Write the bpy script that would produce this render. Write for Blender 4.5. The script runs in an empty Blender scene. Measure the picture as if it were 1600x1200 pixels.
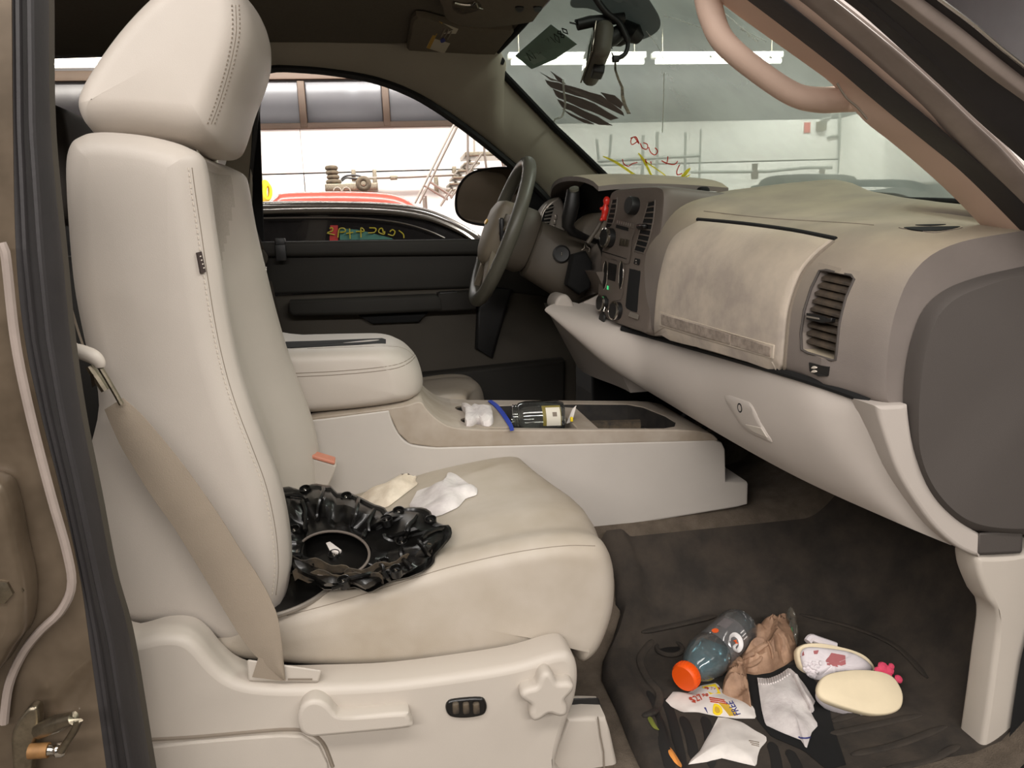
import bpy, bmesh, math, random
from mathutils import Vector, Matrix, noise
from mathutils.bvhtree import BVHTree
random.seed(7)
V = Vector
scene = bpy.context.scene
COL = scene.collection

# ------------------------------------------------------------------ camera
F = 1200.0
def _basis():
    y = V((-200, 225, -1200)).normalized()          # vehicle's sideways axis in camera space (right, up, back)
    h = V((1, 0.040, 0))
    z = h.cross(-y); z = z if z.y > 0 else -z
    z.normalize()
    x = y.cross(z).normalized()
    return x, y, z
_bx, _by, _bz = _basis()
RIGHT = V((_bx.x, _by.x, _bz.x)); UP = V((_bx.y, _by.y, _bz.y)); BACK = V((_bx.z, _by.z, _bz.z))
CAM = V((0, -1.75, 1.30))
cam_d = bpy.data.cameras.new('camera'); cam = bpy.data.objects.new('camera', cam_d); COL.objects.link(cam)
cam_d.sensor_fit = 'HORIZONTAL'; cam_d.sensor_width = 36; cam_d.lens = 36 * F / 1600; cam_d.clip_start = 0.02
cam.matrix_world = Matrix(((RIGHT.x, UP.x, BACK.x, CAM.x), (RIGHT.y, UP.y, BACK.y, CAM.y), (RIGHT.z, UP.z, BACK.z, CAM.z), (0, 0, 0, 1)))
scene.camera = cam

# ------------------------------------------------------------------ exposure, world, lamps
scene.view_settings.view_transform = 'Standard'; scene.view_settings.look = 'None'
scene.view_settings.gamma = 1; scene.view_settings.use_curve_mapping = False
scene.view_settings.exposure = 0.12
w = bpy.data.worlds.new('world'); scene.world = w; w.use_nodes = True
w.node_tree.nodes['Background'].inputs[0].default_value = (0.9, 0.92, 1, 1)
w.node_tree.nodes['Background'].inputs[1].default_value = 0.03
def area(name, loc, sx, sy, power, col, aim=(0, 0, -1)):
    d = bpy.data.lights.new(name, 'AREA'); d.shape = 'RECTANGLE'; d.size = sx; d.size_y = sy; d.energy = power; d.color = col
    o = bpy.data.objects.new(name, d); COL.objects.link(o); o.location = loc
    o.rotation_euler = V(aim).to_track_quat('-Z', 'Y').to_euler()
    return o
WARM = (1.0, 0.95, 0.905)
area('garage_and_fill_light', (-1.5, -2.25, 3.45), 5.5, 0.5, 100, WARM, (0.05, 0.5, -1))
area('garage_and_fill_light', (-0.8, -5.4, 3.40), 9.0, 0.5, 310, WARM, (0.02, 0.8, -1))
area('garage_and_fill_light', (3.2, -0.6, 4.10), 3.0, 0.4, 230, (1.0, 0.97, 0.92), (-0.2, 0, -1))  # unseen lamp added above the hood to brighten the windscreen haze
area('garage_and_fill_light', (1.0, 7.3, 3.55), 11.0, 0.3, 520, (1.0, 0.97, 0.94), (0, 0.45, -1))
area('garage_and_fill_light', (1.0, 4.2, 3.90), 9.0, 0.4, 230, (1.0, 0.97, 0.94), (0, 0.1, -1))

# ------------------------------------------------------------------ pixel of the 1600x1200 frame -> point in the place
def ray(px, py): return (RIGHT * (px - 800) + UP * (600 - py) - BACK * F)
def atY(px, py, y): d = ray(px, py); return CAM + d * ((y - CAM.y) / d.y)
def atZ(px, py, z): d = ray(px, py); return CAM + d * ((z - CAM.z) / d.z)
def atX(px, py, x): d = ray(px, py); return CAM + d * ((x - CAM.x) / d.x)
def atP(px, py, p, n): d = ray(px, py); return CAM + d * ((V(p) - CAM).dot(V(n)) / d.dot(V(n)))
def ys(pts, y): return [atY(a, b, y) for a, b in pts]

# ------------------------------------------------------------------ curves
def cr(pts, n=8, closed=False):
    P = [V(p) for p in pts]; N = len(P); out = []
    segs = N if closed else N - 1
    for i in range(segs):
        if closed: a, b, c, d = P[i - 1], P[i], P[(i + 1) % N], P[(i + 2) % N]
        else: a, b, c, d = P[max(i - 1, 0)], P[i], P[i + 1], P[min(i + 2, N - 1)]
        for k in range(n):
            t = k / n
            out.append(0.5 * ((2 * b) + (c - a) * t + (2 * a - 5 * b + 4 * c - d) * t * t + (3 * b - a - 3 * c + d) * t ** 3))
    if not closed: out.append(P[-1].copy())
    return out
def cr2(pts, n=8, closed=False): return [(p.x, p.y) for p in cr([(a, b, 0) for a, b in pts], n, closed)]
def resample(P, n):
    P = [V(p) for p in P]; L = [0]
    for a, b in zip(P, P[1:]): L.append(L[-1] + (b - a).length)
    out = []; j = 0
    for i in range(n):
        s = L[-1] * i / (n - 1)
        while j < len(P) - 2 and L[j + 1] < s: j += 1
        seg = L[j + 1] - L[j]
        out.append(P[j].lerp(P[j + 1], 0 if seg == 0 else (s - L[j]) / seg))
    return out
def interp(xs, vs, x):
    if x <= xs[0]: return vs[0]
    for i in range(len(xs) - 1):
        if x <= xs[i + 1]:
            t = (x - xs[i]) / (xs[i + 1] - xs[i]); return vs[i] * (1 - t) + vs[i + 1] * t
    return vs[-1]
def sm(a, b, x):
    t = max(0, min(1, (x - a) / (b - a))); return t * t * (3 - 2 * t)

# ------------------------------------------------------------------ mesh builder
class MB:
    def __init__(s): s.v = []; s.f = []; s.m = []; s.cur = 0
    def add(s, vs, fs):
        o = len(s.v); s.v += [V(p) for p in vs]; s.f += [[i + o for i in f] for f in fs]; s.m += [s.cur] * len(fs); return s
    def loft(s, rings, cap0=True, cap1=True, closed=True):
        n = len(rings[0]); vs = [p for r in rings for p in r]; fs = []
        for i in range(len(rings) - 1):
            for j in range(n if closed else n - 1):
                k = (j + 1) % n; fs.append([i * n + j, i * n + k, (i + 1) * n + k, (i + 1) * n + j])
        if cap0: fs.append(list(range(n))[::-1])
        if cap1: fs.append([(len(rings) - 1) * n + j for j in range(n)])
        return s.add(vs, fs)
    def tube(s, path, r, n=10, closed=False, cap=True, flat=1.0):  # flat > 1: wider than high
        P = [V(p) for p in path]; N = len(P); rr = r if isinstance(r, (list, tuple)) else [r] * N
        rings = []; up = None
        for i in range(N):
            a = P[i - 1] if (i > 0 or closed) else P[i]; b = P[(i + 1) % N] if (i < N - 1 or closed) else P[i]
            t = (b - a).normalized()
            if up is None:
                up = V((0, 0, 1)) if abs(t.z) < 0.9 else V((1, 0, 0))
            u = (up - t * up.dot(t)).normalized(); w_ = t.cross(u); up = u
            rings.append([P[i] + (u * math.cos(2 * math.pi * k / n) + w_ * math.sin(2 * math.pi * k / n) * flat) * rr[i] for k in range(n)])
        if closed: rings.append(rings[0])
        return s.loft(rings, cap and not closed, cap and not closed)
    def lathe(s, prof, o, axis, n=24, cap=True):
        ax = V(axis).normalized(); u = ax.orthogonal().normalized(); w_ = ax.cross(u); o = V(o)
        rings = [[o + ax * h + (u * math.cos(2 * math.pi * k / n) + w_ * math.sin(2 * math.pi * k / n)) * max(r, 1e-5) for k in range(n)] for r, h in prof]
        return s.loft(rings, cap, cap)
    def prism(s, poly, d):
        poly = [V(p) for p in poly]; return s.loft([poly, [p + V(d) for p in poly]])
    def rbox(s, c, size, b=0.004, M=None, seg=3):
        c = V(c); hx, hy, hz = [q / 2 for q in size]; b = min(b, hx * .98, hy * .98, hz * .98); rings = []
        def rr(ins):
            out = []
            for cx, cy, a0 in ((hx - b, hy - b, 0), (-hx + b, hy - b, 90), (-hx + b, -hy + b, 180), (hx - b, -hy + b, 270)):
                for k in range(seg + 1):
                    a = math.radians(a0 + 90 * k / seg); out.append((cx + (b - ins) * math.cos(a), cy + (b - ins) * math.sin(a)))
            return out
        zs = []
        for k in range(seg + 1):
            a = math.pi / 2 * k / seg; zs.append((-hz + b - b * math.cos(a), b - b * math.sin(a)))
        zs = zs + [(-z, i) for z, i in reversed(zs)]
        M = M or Matrix.Identity(3)
        for z, ins in zs: rings.append([c + M @ V((x, y, z)) for x, y in rr(ins * .98)])
        return s.loft(rings)
    def grid(s, nu, nv, fn, thick=None):
        vs = [fn(i / (nu - 1), j / (nv - 1)) for i in range(nu) for j in range(nv)]
        fs = [[i * nv + j, (i + 1) * nv + j, (i + 1) * nv + j + 1, i * nv + j + 1] for i in range(nu - 1) for j in range(nv - 1)]
        if thick:
            n = len(vs); t = V(thick)
            vs2 = [V(p) + t for p in vs]; fs2 = [[q + n for q in f[::-1]] for f in fs]
            edge = [i * nv for i in range(nu)] + [(nu - 1) * nv + j for j in range(1, nv)] + [i * nv + nv - 1 for i in range(nu - 2, -1, -1)] + [j for j in range(nv - 2, 0, -1)]
            for a, b in zip(edge, edge[1:] + edge[:1]): fs2.append([a, b, b + n, a + n])
            vs = list(vs) + vs2; fs = fs + fs2
        return s.add(vs, fs)
    def build(s, name, mats, parent=None, ang=40, bevel=0, smooth=True, seg=2, origin=True, solid=0):
        mats = mats if isinstance(mats, (list, tuple)) else [mats]
        me = bpy.data.meshes.new(name)
        if origin and s.v:
            xs = [p.x for p in s.v]; y_ = [p.y for p in s.v]; zs = [p.z for p in s.v]
            c = V(((min(xs) + max(xs)) / 2, (min(y_) + max(y_)) / 2, min(zs)))
        else: c = V((0, 0, 0))
        me.from_pydata([p - c for p in s.v], [], s.f)
        bm = bmesh.new(); bm.from_mesh(me)
        for i, f in enumerate(bm.faces): f.material_index = s.m[i] if i < len(s.m) else 0
        bmesh.ops.remove_doubles(bm, verts=bm.verts, dist=1e-6)
        bmesh.ops.recalc_face_normals(bm, faces=bm.faces); bm.to_mesh(me); bm.free()
        for m in mats: me.materials.append(m)
        if smooth:
            me.shade_smooth(); me.set_sharp_from_angle(angle=math.radians(ang))
        for pl in me.polygons:
            if len(pl.vertices) > 8: pl.use_smooth = False
        o = bpy.data.objects.new(name, me); COL.objects.link(o); o.location = c
        if parent is not None: adopt(o, parent)
        if solid:
            m = o.modifiers.new('solid', 'SOLIDIFY'); m.thickness = solid; m.offset = 0
        if bevel:
            m = o.modifiers.new('bevel', 'BEVEL'); m.width = bevel; m.segments = seg; m.limit_method = 'ANGLE'; m.angle_limit = math.radians(35)
            m.harden_normals = False
        return o
def adopt(o, parent):
    o.parent = parent; o.matrix_parent_inverse = Matrix.Translation(-parent.location)
def tag(o, label=None, cat=None, group=None, kind=None):
    if label: o['label'] = label
    if cat: o['category'] = cat
    if group: o['group'] = group
    if kind: o['kind'] = kind
    return o
def thing(name, label, cat, loc, group=None):
    o = bpy.data.objects.new(name, None); COL.objects.link(o); o.location = V(loc); o.empty_display_size = 0.05
    return tag(o, label, cat, group)
def cut(o, cutter):
    for q in list(o.modifiers): o.modifiers.remove(q)
    m = o.modifiers.new('cut', 'BOOLEAN'); m.operation = 'DIFFERENCE'; m.solver = 'EXACT'; m.object = cutter
    dg = bpy.context.evaluated_depsgraph_get(); dg.update()
    me = bpy.data.meshes.new_from_object(o.evaluated_get(dg)); o.modifiers.remove(m)
    old = o.data; o.data = me; me.name = old.name
    me.shade_smooth(); me.set_sharp_from_angle(angle=math.radians(35))
    if len(me.vertices) < len(old.vertices) * .5: print('CUT FAILED', o.name); o.data = old
    for pl in me.polygons: pl.use_smooth = len(pl.vertices) <= 4
    bpy.data.objects.remove(cutter, do_unlink=True)
class Surf:
    def __init__(s, *objs):
        vs = []; fs = []
        for o in objs:
            n = len(vs); vs += [v.co + o.location for v in o.data.vertices]; fs += [[i + n for i in p.vertices] for p in o.data.polygons]
        s.t = BVHTree.FromPolygons(vs, fs)
    def hit(s, px, py, off=0.0):
        d = ray(px, py).normalized(); r = s.t.ray_cast(CAM, d)
        if r[0] is None: return None, None
        n = r[1]
        if n.dot(d) > 0: n = -n
        return r[0] + n * off, n
    def pts(s, pxs, off=0.0):
        out = []
        for a, b in pxs:
            p, n = s.hit(a, b, off)
            if p is not None: out.append(p)
        return out
    def down(s, x, y, z=3.0):
        r = s.t.ray_cast(V((x, y, z)), V((0, 0, -1))); return r[0]
    def patch(s, mb, pxs, off=0.001, thick=0.003):
        P = []; N = V((0, 0, 0))
        for a, b in pxs:
            p, n = s.hit(a, b)
            if p is None: continue
            P.append(p); N += n
        N.normalize()
        mb.loft([[p - N * thick for p in P], [p + N * off for p in P]]); return N
    def line(s, mb, pxs, r=0.001, n=6, off=0.0, dens=6):
        q = cr2(pxs, dens); P = s.pts(q, off)
        if len(P) > 1: mb.tube(P, r, n)
        return P
def inset2(ring, d, axis):                       # shrink a planar ring (perpendicular to axis) by d
    n = len(ring); out = []; ax = V(axis)
    area_ = V((0, 0, 0)); c = sum(ring, V((0, 0, 0))) / n
    for i in range(n): area_ += (ring[i] - c).cross(ring[(i + 1) % n] - c)
    sg = 1 if area_.dot(ax) > 0 else -1
    for i in range(n):
        t = (ring[(i + 1) % n] - ring[i - 1]).normalized()
        out.append(ring[i] + ax.cross(t) * sg * d)
    hit_ = False
    for _ in range(25):                              # undo crossings where the outline turns tighter than d
        bad = [i for i in range(n) if (out[(i + 1) % n] - out[i]).dot(ring[(i + 1) % n] - ring[i]) < 0]
        if not bad: break
        hit_ = True
        for i in bad:
            m = (out[i - 1] + out[i] + out[(i + 1) % n] + out[(i + 2) % n]) / 4
            out[i] = m.copy(); out[(i + 1) % n] = m.copy()
    for _ in range(4 if hit_ else 0): out = [out[i] * .5 + (out[i - 1] + out[(i + 1) % n]) * .25 for i in range(n)]
    return out
def slab(mb, pts3, y1, r=0.01, seg=4, rfar=None):
    """outline at its own y (its widest section), carried on to y1, rounded at both ends"""
    y0 = sum(p.y for p in pts3) / len(pts3); s_ = 1 if y1 > y0 else -1; rings = []
    rf = r if rfar is None else rfar
    for k in range(seg + 1):
        a = math.pi / 2 * k / seg
        rr = inset2(pts3, r * (1 - math.sin(a)), (0, 1, 0)); rings.append([p - V((0, s_ * r * (math.cos(a)), 0)) for p in rr])
    for k in range(seg + 1):
        a = math.pi / 2 * k / seg
        rr = inset2(pts3, rf * (1 - math.cos(a)), (0, 1, 0)); rings.append([V((p.x, y1 - s_ * rf + s_ * rf * math.sin(a), p.z)) for p in rr])
    mb.loft(rings)
def domed(rings, bulge):
    def end(r, sgn):
        c = sum(r, V((0, 0, 0))) / len(r)
        out = []; q = list(r); n = len(r)
        for k, it in ((.95, 3), (.86, 8), (.72, 14), (.54, 24), (.36, 30), (.18, 30), (.05, 10)):
            for _ in range(it): q = [q[i] * .5 + (q[i - 1] + q[(i + 1) % n]) * .25 for i in range(n)]
            out.append([c + (p - c) * k + V((0, sgn * bulge * (1 - k * k), 0)) for p in q])
        return out
    return end(rings[0], -1)[::-1] + rings + end(rings[-1], 1)
def text_mb(txt, size, o, ux, uy, thick=0.0006, align='CENTER', sx=1.0):
    cu = bpy.data.curves.new('t', 'FONT'); cu.body = txt; cu.size = size; cu.align_x = align; cu.align_y = 'CENTER'; cu.extrude = thick / 2; cu.resolution_u = 2
    ob = bpy.data.objects.new('t', cu); COL.objects.link(ob)
    dg = bpy.context.evaluated_depsgraph_get(); me = bpy.data.meshes.new_from_object(ob.evaluated_get(dg))
    ux = V(ux).normalized(); uy = V(uy).normalized(); uz = ux.cross(uy); mb = MB()
    mb.add([V(o) + ux * v.co.x * sx + uy * v.co.y + uz * v.co.z for v in me.vertices], [list(p.vertices) for p in me.polygons])
    bpy.data.objects.remove(ob, do_unlink=True); bpy.data.meshes.remove(me); bpy.data.curves.remove(cu)
    return mb

# ------------------------------------------------------------------ materials
def lin(c): return tuple(((q / 255) / 12.92 if q / 255 < .04045 else ((q / 255 + .055) / 1.055) ** 2.4) for q in c) + (1,)
def pm(name, c, rough=.6, metal=0, var=0.0, vs=6, c2=None, bump=0.0, bs=400, spec=.5, up=None, coat=0, emit=None, detail=4):
    m = bpy.data.materials.new(name); m.use_nodes = True; nt = m.node_tree; p = nt.nodes['Principled BSDF']
    p.inputs['Roughness'].default_value = rough; p.inputs['Metallic'].default_value = metal
    p.inputs['Specular IOR Level'].default_value = spec; p.inputs['Coat Weight'].default_value = coat
    L = nt.links.new; tc = nt.nodes.new('ShaderNodeTexCoord')
    col = lin(c); dark = lin(c2) if c2 else tuple(q * (1 - var) for q in col[:3]) + (1,)
    if var or c2:
        nz = nt.nodes.new('ShaderNodeTexNoise'); nz.inputs['Scale'].default_value = vs; nz.inputs['Detail'].default_value = detail; nz.inputs['Roughness'].default_value = .62
        L(tc.outputs['Object'], nz.inputs['Vector'])
        rp = nt.nodes.new('ShaderNodeValToRGB'); rp.color_ramp.elements[0].position = .36; rp.color_ramp.elements[1].position = .66
        rp.color_ramp.elements[0].color = dark; rp.color_ramp.elements[1].color = col
        L(nz.outputs['Fac'], rp.inputs['Fac']); src = rp.outputs['Color']
        if up:                                             # dust that has settled on what faces up
            ge = nt.nodes.new('ShaderNodeNewGeometry'); sp = nt.nodes.new('ShaderNodeSeparateXYZ'); L(ge.outputs['Normal'], sp.inputs[0])
            mr = nt.nodes.new('ShaderNodeMapRange'); mr.inputs[1].default_value = .0; mr.inputs[2].default_value = .9; mr.inputs[3].default_value = 0; mr.inputs[4].default_value = .85
            L(sp.outputs['Z'], mr.inputs[0])
            mu = nt.nodes.new('ShaderNodeMath'); mu.operation = 'MULTIPLY'; L(mr.outputs[0], mu.inputs[0])
            n2 = nt.nodes.new('ShaderNodeTexNoise'); n2.inputs['Scale'].default_value = 9; n2.inputs['Detail'].default_value = 6; L(tc.outputs['Object'], n2.inputs['Vector'])
            m3 = nt.nodes.new('ShaderNodeMapRange'); m3.inputs[1].default_value = .3; m3.inputs[2].default_value = .6; m3.inputs[3].default_value = .55; m3.inputs[4].default_value = 1; L(n2.outputs['Fac'], m3.inputs[0]); L(m3.outputs[0], mu.inputs[1])
            mx = nt.nodes.new('ShaderNodeMixRGB'); L(mu.outputs[0], mx.inputs[0]); L(src, mx.inputs[1]); mx.inputs[2].default_value = lin(up); src = mx.outputs[0]
        L(src, p.inputs['Base Color'])
    else: p.inputs['Base Color'].default_value = col
    if bump:
        nb = nt.nodes.new('ShaderNodeTexNoise'); nb.inputs['Scale'].default_value = bs; nb.inputs['Detail'].default_value = 2
        L(tc.outputs['Object'], nb.inputs['Vector']); b = nt.nodes.new('ShaderNodeBump'); b.inputs['Strength'].default_value = bump; b.inputs['Distance'].default_value = .002
        L(nb.outputs['Fac'], b.inputs['Height']); L(b.outputs[0], p.inputs['Normal'])
    if emit:
        p.inputs['Emission Color'].default_value = emit[:3] + (1,); p.inputs['Emission Strength'].default_value = emit[3]
    return m
def glass(name, tint, haze, hazecol, rough=.02, gloss=.06, var=0):
    m = bpy.data.materials.new(name); m.use_nodes = True; nt = m.node_tree; nt.nodes.remove(nt.nodes['Principled BSDF']); L = nt.links.new
    out = nt.nodes['Material Output']
    t = nt.nodes.new('ShaderNodeBsdfTransparent'); t.inputs[0].default_value = tint
    g = nt.nodes.new('ShaderNodeBsdfGlossy'); g.inputs['Roughness'].default_value = rough
    d = nt.nodes.new('ShaderNodeBsdfDiffuse'); d.inputs[0].default_value = hazecol
    tl = nt.nodes.new('ShaderNodeBsdfTranslucent'); tl.inputs[0].default_value = hazecol
    ad = nt.nodes.new('ShaderNodeMixShader'); ad.inputs[0].default_value = .5; L(d.outputs[0], ad.inputs[1]); L(tl.outputs[0], ad.inputs[2])
    m1 = nt.nodes.new('ShaderNodeMixShader'); m1.inputs[0].default_value = haze; L(t.outputs[0], m1.inputs[1]); L(ad.outputs[0], m1.inputs[2])
    if var:
        tc = nt.nodes.new('ShaderNodeTexCoord'); nz = nt.nodes.new('ShaderNodeTexNoise'); nz.inputs['Scale'].default_value = 3.5; nz.inputs['Detail'].default_value = 7; L(tc.outputs['Object'], nz.inputs['Vector'])
        mr = nt.nodes.new('ShaderNodeMapRange'); mr.inputs[1].default_value = .3; mr.inputs[2].default_value = .75; mr.inputs[3].default_value = haze * (1 - var); mr.inputs[4].default_value = haze * (1 + var); L(nz.outputs['Fac'], mr.inputs[0]); L(mr.outputs[0], m1.inputs[0])
    fr = nt.nodes.new('ShaderNodeFresnel'); fr.inputs[0].default_value = 1.45
    mu = nt.nodes.new('ShaderNodeMath'); mu.operation = 'MULTIPLY'; mu.inputs[1].default_value = gloss / .06; L(fr.outputs[0], mu.inputs[0])
    m2 = nt.nodes.new('ShaderNodeMixShader'); L(mu.outputs[0], m2.inputs[0]); L(m1.outputs[0], m2.inputs[1]); L(g.outputs[0], m2.inputs[2])
    L(m2.outputs[0], out.inputs['Surface']); return m

M_leather = pm('seat_leather', (188, 179, 169), .48, var=.07, vs=3.5, bump=.12, bs=900)
M_leather2 = pm('seat_cushion_leather', (184, 174, 161), .5, c2=(166, 154, 137), vs=4.5, bump=.12, bs=900)
M_insert = pm('perforated_fabric', (177, 168, 157), .75, var=.1, vs=300, bump=.4, bs=500)
M_shield = pm('beige_plastic', (190, 181, 170), .5, var=.05, vs=4, bump=.06, bs=700)
M_console = pm('console_plastic', (188, 181, 173), .55, var=.06, vs=5, bump=.06, bs=700)
M_constop = pm('console_top', (170, 159, 146), .6, c2=(148, 135, 119), vs=8, bump=.06, bs=700)
M_dash = pm('dash_pad', (120, 111, 105), .72, var=.12, vs=7, bump=.15, bs=600, up=(172, 159, 136))
M_glove = pm('glove_door', (196, 183, 167), .8, c2=(160, 149, 139), vs=9, bump=.15, bs=500, up=(180, 167, 147))
M_dashlow = pm('lower_dash', (184, 175, 167), .55, var=.06, vs=4, bump=.06, bs=700)
M_cap = pm('dash_end_cap', (76, 70, 66), .75, var=.06, vs=5, bump=.1, bs=700)
M_stack = pm('stack_plastic', (104, 94, 86), .55, var=.1, vs=10, bump=.05, bs=600)
M_black = pm('black_plastic', (24, 23, 23), .45, var=.15, vs=20)
M_blackdusty = pm('dusty_black', (46, 42, 38), .7, c2=(88, 76, 60), vs=45, bump=.1)
M_blackliner = pm('tray_liner', (30, 28, 27), .6, c2=(44, 40, 36), vs=40)
M_void = pm('deep_black', (7, 7, 7), .9)
M_chrome = pm('chrome', (205, 200, 192), .18, 1)
M_dullmetal = pm('dull_metal', (150, 140, 122), .35, 1, var=.35, vs=60)
M_rubber = pm('weatherstrip', (46, 43, 44), .55, var=.2, vs=12, bump=.1, bs=200)
M_paint = pm('taupe_paint', (112, 98, 82), .34, .35, c2=(84, 72, 58), vs=9, coat=.3)
M_greyhighlight = pm('grey_and_highlight_paint', (152, 139, 131), .45, .1, var=.15, vs=20, coat=.2)  # grey frame trim; also carries painted highlights of the pillar and jamb
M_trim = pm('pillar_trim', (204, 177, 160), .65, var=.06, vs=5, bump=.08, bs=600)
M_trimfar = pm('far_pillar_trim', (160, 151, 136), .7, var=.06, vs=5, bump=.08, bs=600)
M_head = pm('headliner', (92, 84, 72), .95, var=.12, vs=140, bump=.2, bs=900)
M_doordark = pm('door_upper', (38, 35, 30), .75, var=.1, vs=6, bump=.1)
M_doorlight = pm('door_lower', (66, 60, 51), .75, var=.1, vs=6, bump=.1)
M_carpet = pm('carpet', (98, 87, 75), .97, c2=(80, 70, 59), vs=28, bump=.9, bs=420)
M_mat = pm('rubber_mat', (62, 54, 46), .92, c2=(42, 37, 32), vs=14, bump=.25, bs=220, up=None)
M_belt = pm('belt_webbing', (146, 133, 117), .8, var=.1, vs=8, bump=.25, bs=700)
M_beltdark = pm('dark_belt', (62, 54, 46), .85, var=.1, vs=40)
M_stitch = pm('stitch', (200, 190, 177), .8)
M_seam = pm('seam', (128, 117, 104), .85)
M_silver = pm('silver_plastic', (160, 152, 142), .35, .6)
M_white = pm('white_cloth', (222, 216, 212), .9, c2=(196, 188, 186), vs=22, bump=.3, bs=250)
M_cream = pm('cream_cloth', (226, 214, 196), .9, c2=(205, 190, 170), vs=22, bump=.3, bs=250)
M_paper = pm('white_paper', (226, 219, 212), .8, c2=(205, 198, 192), vs=14, bump=.15, bs=60)
M_brownbag = pm('brown_paper', (172, 138, 112), .7, c2=(134, 104, 82), vs=26, bump=.4, bs=60)
M_orange = pm('orange_cap', (240, 88, 14), .45)
M_gloss = pm('gloss_black', (16, 15, 14), .30, coat=.15, var=.3, vs=40)
M_red = pm('red_plastic', (206, 44, 32), .3)
M_wheel = pm('wheel_leather', (86, 84, 74), .42, var=.15, vs=14)
M_shroud = pm('column_plastic', (86, 78, 68), .6, var=.1, vs=8)
M_gwhite = pm('garage_white', (226, 222, 217), .8, var=.04, vs=2)
M_ggrey = pm('garage_upper', (88, 85, 86), .6, var=.1, vs=3)
M_gbrown = pm('garage_brown', (78, 61, 46), .6, var=.1, vs=5)
M_gceil = pm('garage_ceiling', (84, 80, 78), .9, var=.1, vs=3)
M_gfloor = pm('garage_floor', (120, 112, 102), .7, var=.25, vs=2)
# ================================================================== GARAGE
def struct(o): o['kind'] = 'structure'; return o
GY = 8.4; GX = 6.3
zt = atY(540, 199, GY).z; zh = atY(540, 127, GY).z; zhh = atY(540, 112, GY).z; zs = atY(560, 269, GY).z
struct(MB().rbox((-1.3, -.3, -.05), (15.6, 17.8, .1), .002).build('floor', M_gfloor))
b = MB(); b.grid(14, 2, lambda u, v: V((-9 + 15.6 * u, -9 + 17.8 * v, 4.3)), (0, 0, .06)); struct(b.build('ceiling', M_gceil))
wb = struct(MB().rbox((-1.3, GY + .08, 2.15), (15.6, .1, 4.3), .002).build('wall_back', M_ggrey))
# siding panels of the back wall, with open joints
xj = [-9, -4.6, atY(476, 285, GY).x, 1.6, 4.1, GX]
for a, c in zip(xj, xj[1:]):
    MB().rbox(((a + c) / 2, GY, zs / 2), (c - a - .012, .06, zs - .02), .004).build('wall_panel', M_gwhite, wb)
    MB().rbox(((a + c) / 2, GY, (zs + zt) / 2), (c - a - .004, .06, zt - zs - .016), .004).build('wall_panel', M_gwhite, wb)
# band of dark windows in a brown frame
xw = atY(724, 165, GY).x; lw = xw + 9; cw_ = xw - lw / 2
wn = struct(MB().rbox((cw_, GY - .01, zt + .02), (lw, .1, .07), .006).build('window_3', M_gbrown))
MB().rbox((cw_, GY - .01, (zh + zhh) / 2 + .02), (lw, .1, max(.1, zhh - zh)), .006).build('window_header', M_gbrown, wn)
x0 = atY(473, 165, GY).x; stp = atY(603, 165, GY).x - x0
M_pane = pm('garage_pane', (54, 52, 55), .25, var=.12, vs=1.5)
for k in range(-7, 6):
    x = x0 + k * stp
    if x < xw + .1 and x > -8.8: MB().rbox((x, GY - .02, (zt + zh) / 2), (.085, .09, zh - zt), .008).build('mullion', M_gbrown, wn)
    if x + stp < xw + .1 and x > -8.8: MB().rbox((x + stp / 2, GY, (zt + zh) / 2), (stp - .09, .03, zh - zt - .02), .003).build('pane', M_pane, wn)
wf = struct(MB().rbox((GX + .06, -.3, 2.15), (.12, 17.6, 4.3), .002).build('wall_front', M_ggrey))
for a, c in ((-8.8, -4), (-4, .8), (.8, 4.6), (4.6, 8.35)):
    MB().rbox((GX - .02, (a + c) / 2, zt / 2), (.05, c - a - .012, zt - .01), .004).build('wall_panel', M_gwhite, wf)
struct(MB().rbox((-9.05, -.3, 2.15), (.12, 17.8, 4.3), .002).build('wall_rear', M_gwhite))
struct(MB().rbox((-1.3, -9.1, 2.15), (15.6, .12, 4.3), .002).build('wall_entry', M_ggrey))
# fluorescent tubes (lit) under the ceiling
M_tube = pm('lit_tube', (255, 250, 240), .5, emit=(1, .95, .88, 6))
zt_l = atY(1000, 97, 7.6).z
for k in range(6):
    t = thing('tube_light', '%s lit fluorescent batten in the row along the back wall' % ['farthest rear', 'second', 'third', 'fourth', 'fifth', 'frontmost'][k], 'ceiling light', (-4.6 + 1.75 * k, 7.6, zt_l))
    x = -4.6 + 1.75 * k
    MB().rbox((x, 7.62, zt_l + .075), (1.66, .12, .07), .01).build('housing', M_gwhite, t)
    MB().tube([(x - .8, 7.58, zt_l), (x + .8, 7.58, zt_l)], .03, 12).build('tube', M_tube, t)
    for s in (-.7, .7): MB().tube([(x + s, 7.62, zt_l + .1), (x + s, 7.62, 4.3)], .006, 6).build('hanger', M_dullmetal, t)
# wall fittings
def px_tube(mb, pts, y, r, n=8): mb.tube([atY(a, c, y) for a, c in pts], r, n)
yw = GY - .06
sh = thing('wall_shelf', 'grey steel shelf box under the stacked small tyres on the white wall', 'shelf', atY(550, 300, yw - .15))
b = MB(); p = atY(510, 290, yw); q = atY(591, 299, yw)
b.rbox(((p.x + q.x) / 2, yw - .14, (p.z + q.z) / 2), (q.x - p.x, .3, p.z - q.z), .01); b.build('box', M_dullmetal, sh)
for a in (527, 541): 
    c = atY(a, 294, yw - .3); MB().tube([c + V((.05 * math.cos(i * .35), -.01, -.05 + .06 * math.sin(i * .35))) for i in range(9)], .007, 6).build('hook', M_silver, sh)
shelf_top = max(p.z, q.z)
M_tyre = pm('old_tyre', (92, 80, 62), .9, c2=(66, 58, 46), vs=20)
tw = ['bottom', 'second lowest', 'second from top', 'topmost']; zc = shelf_top
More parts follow.
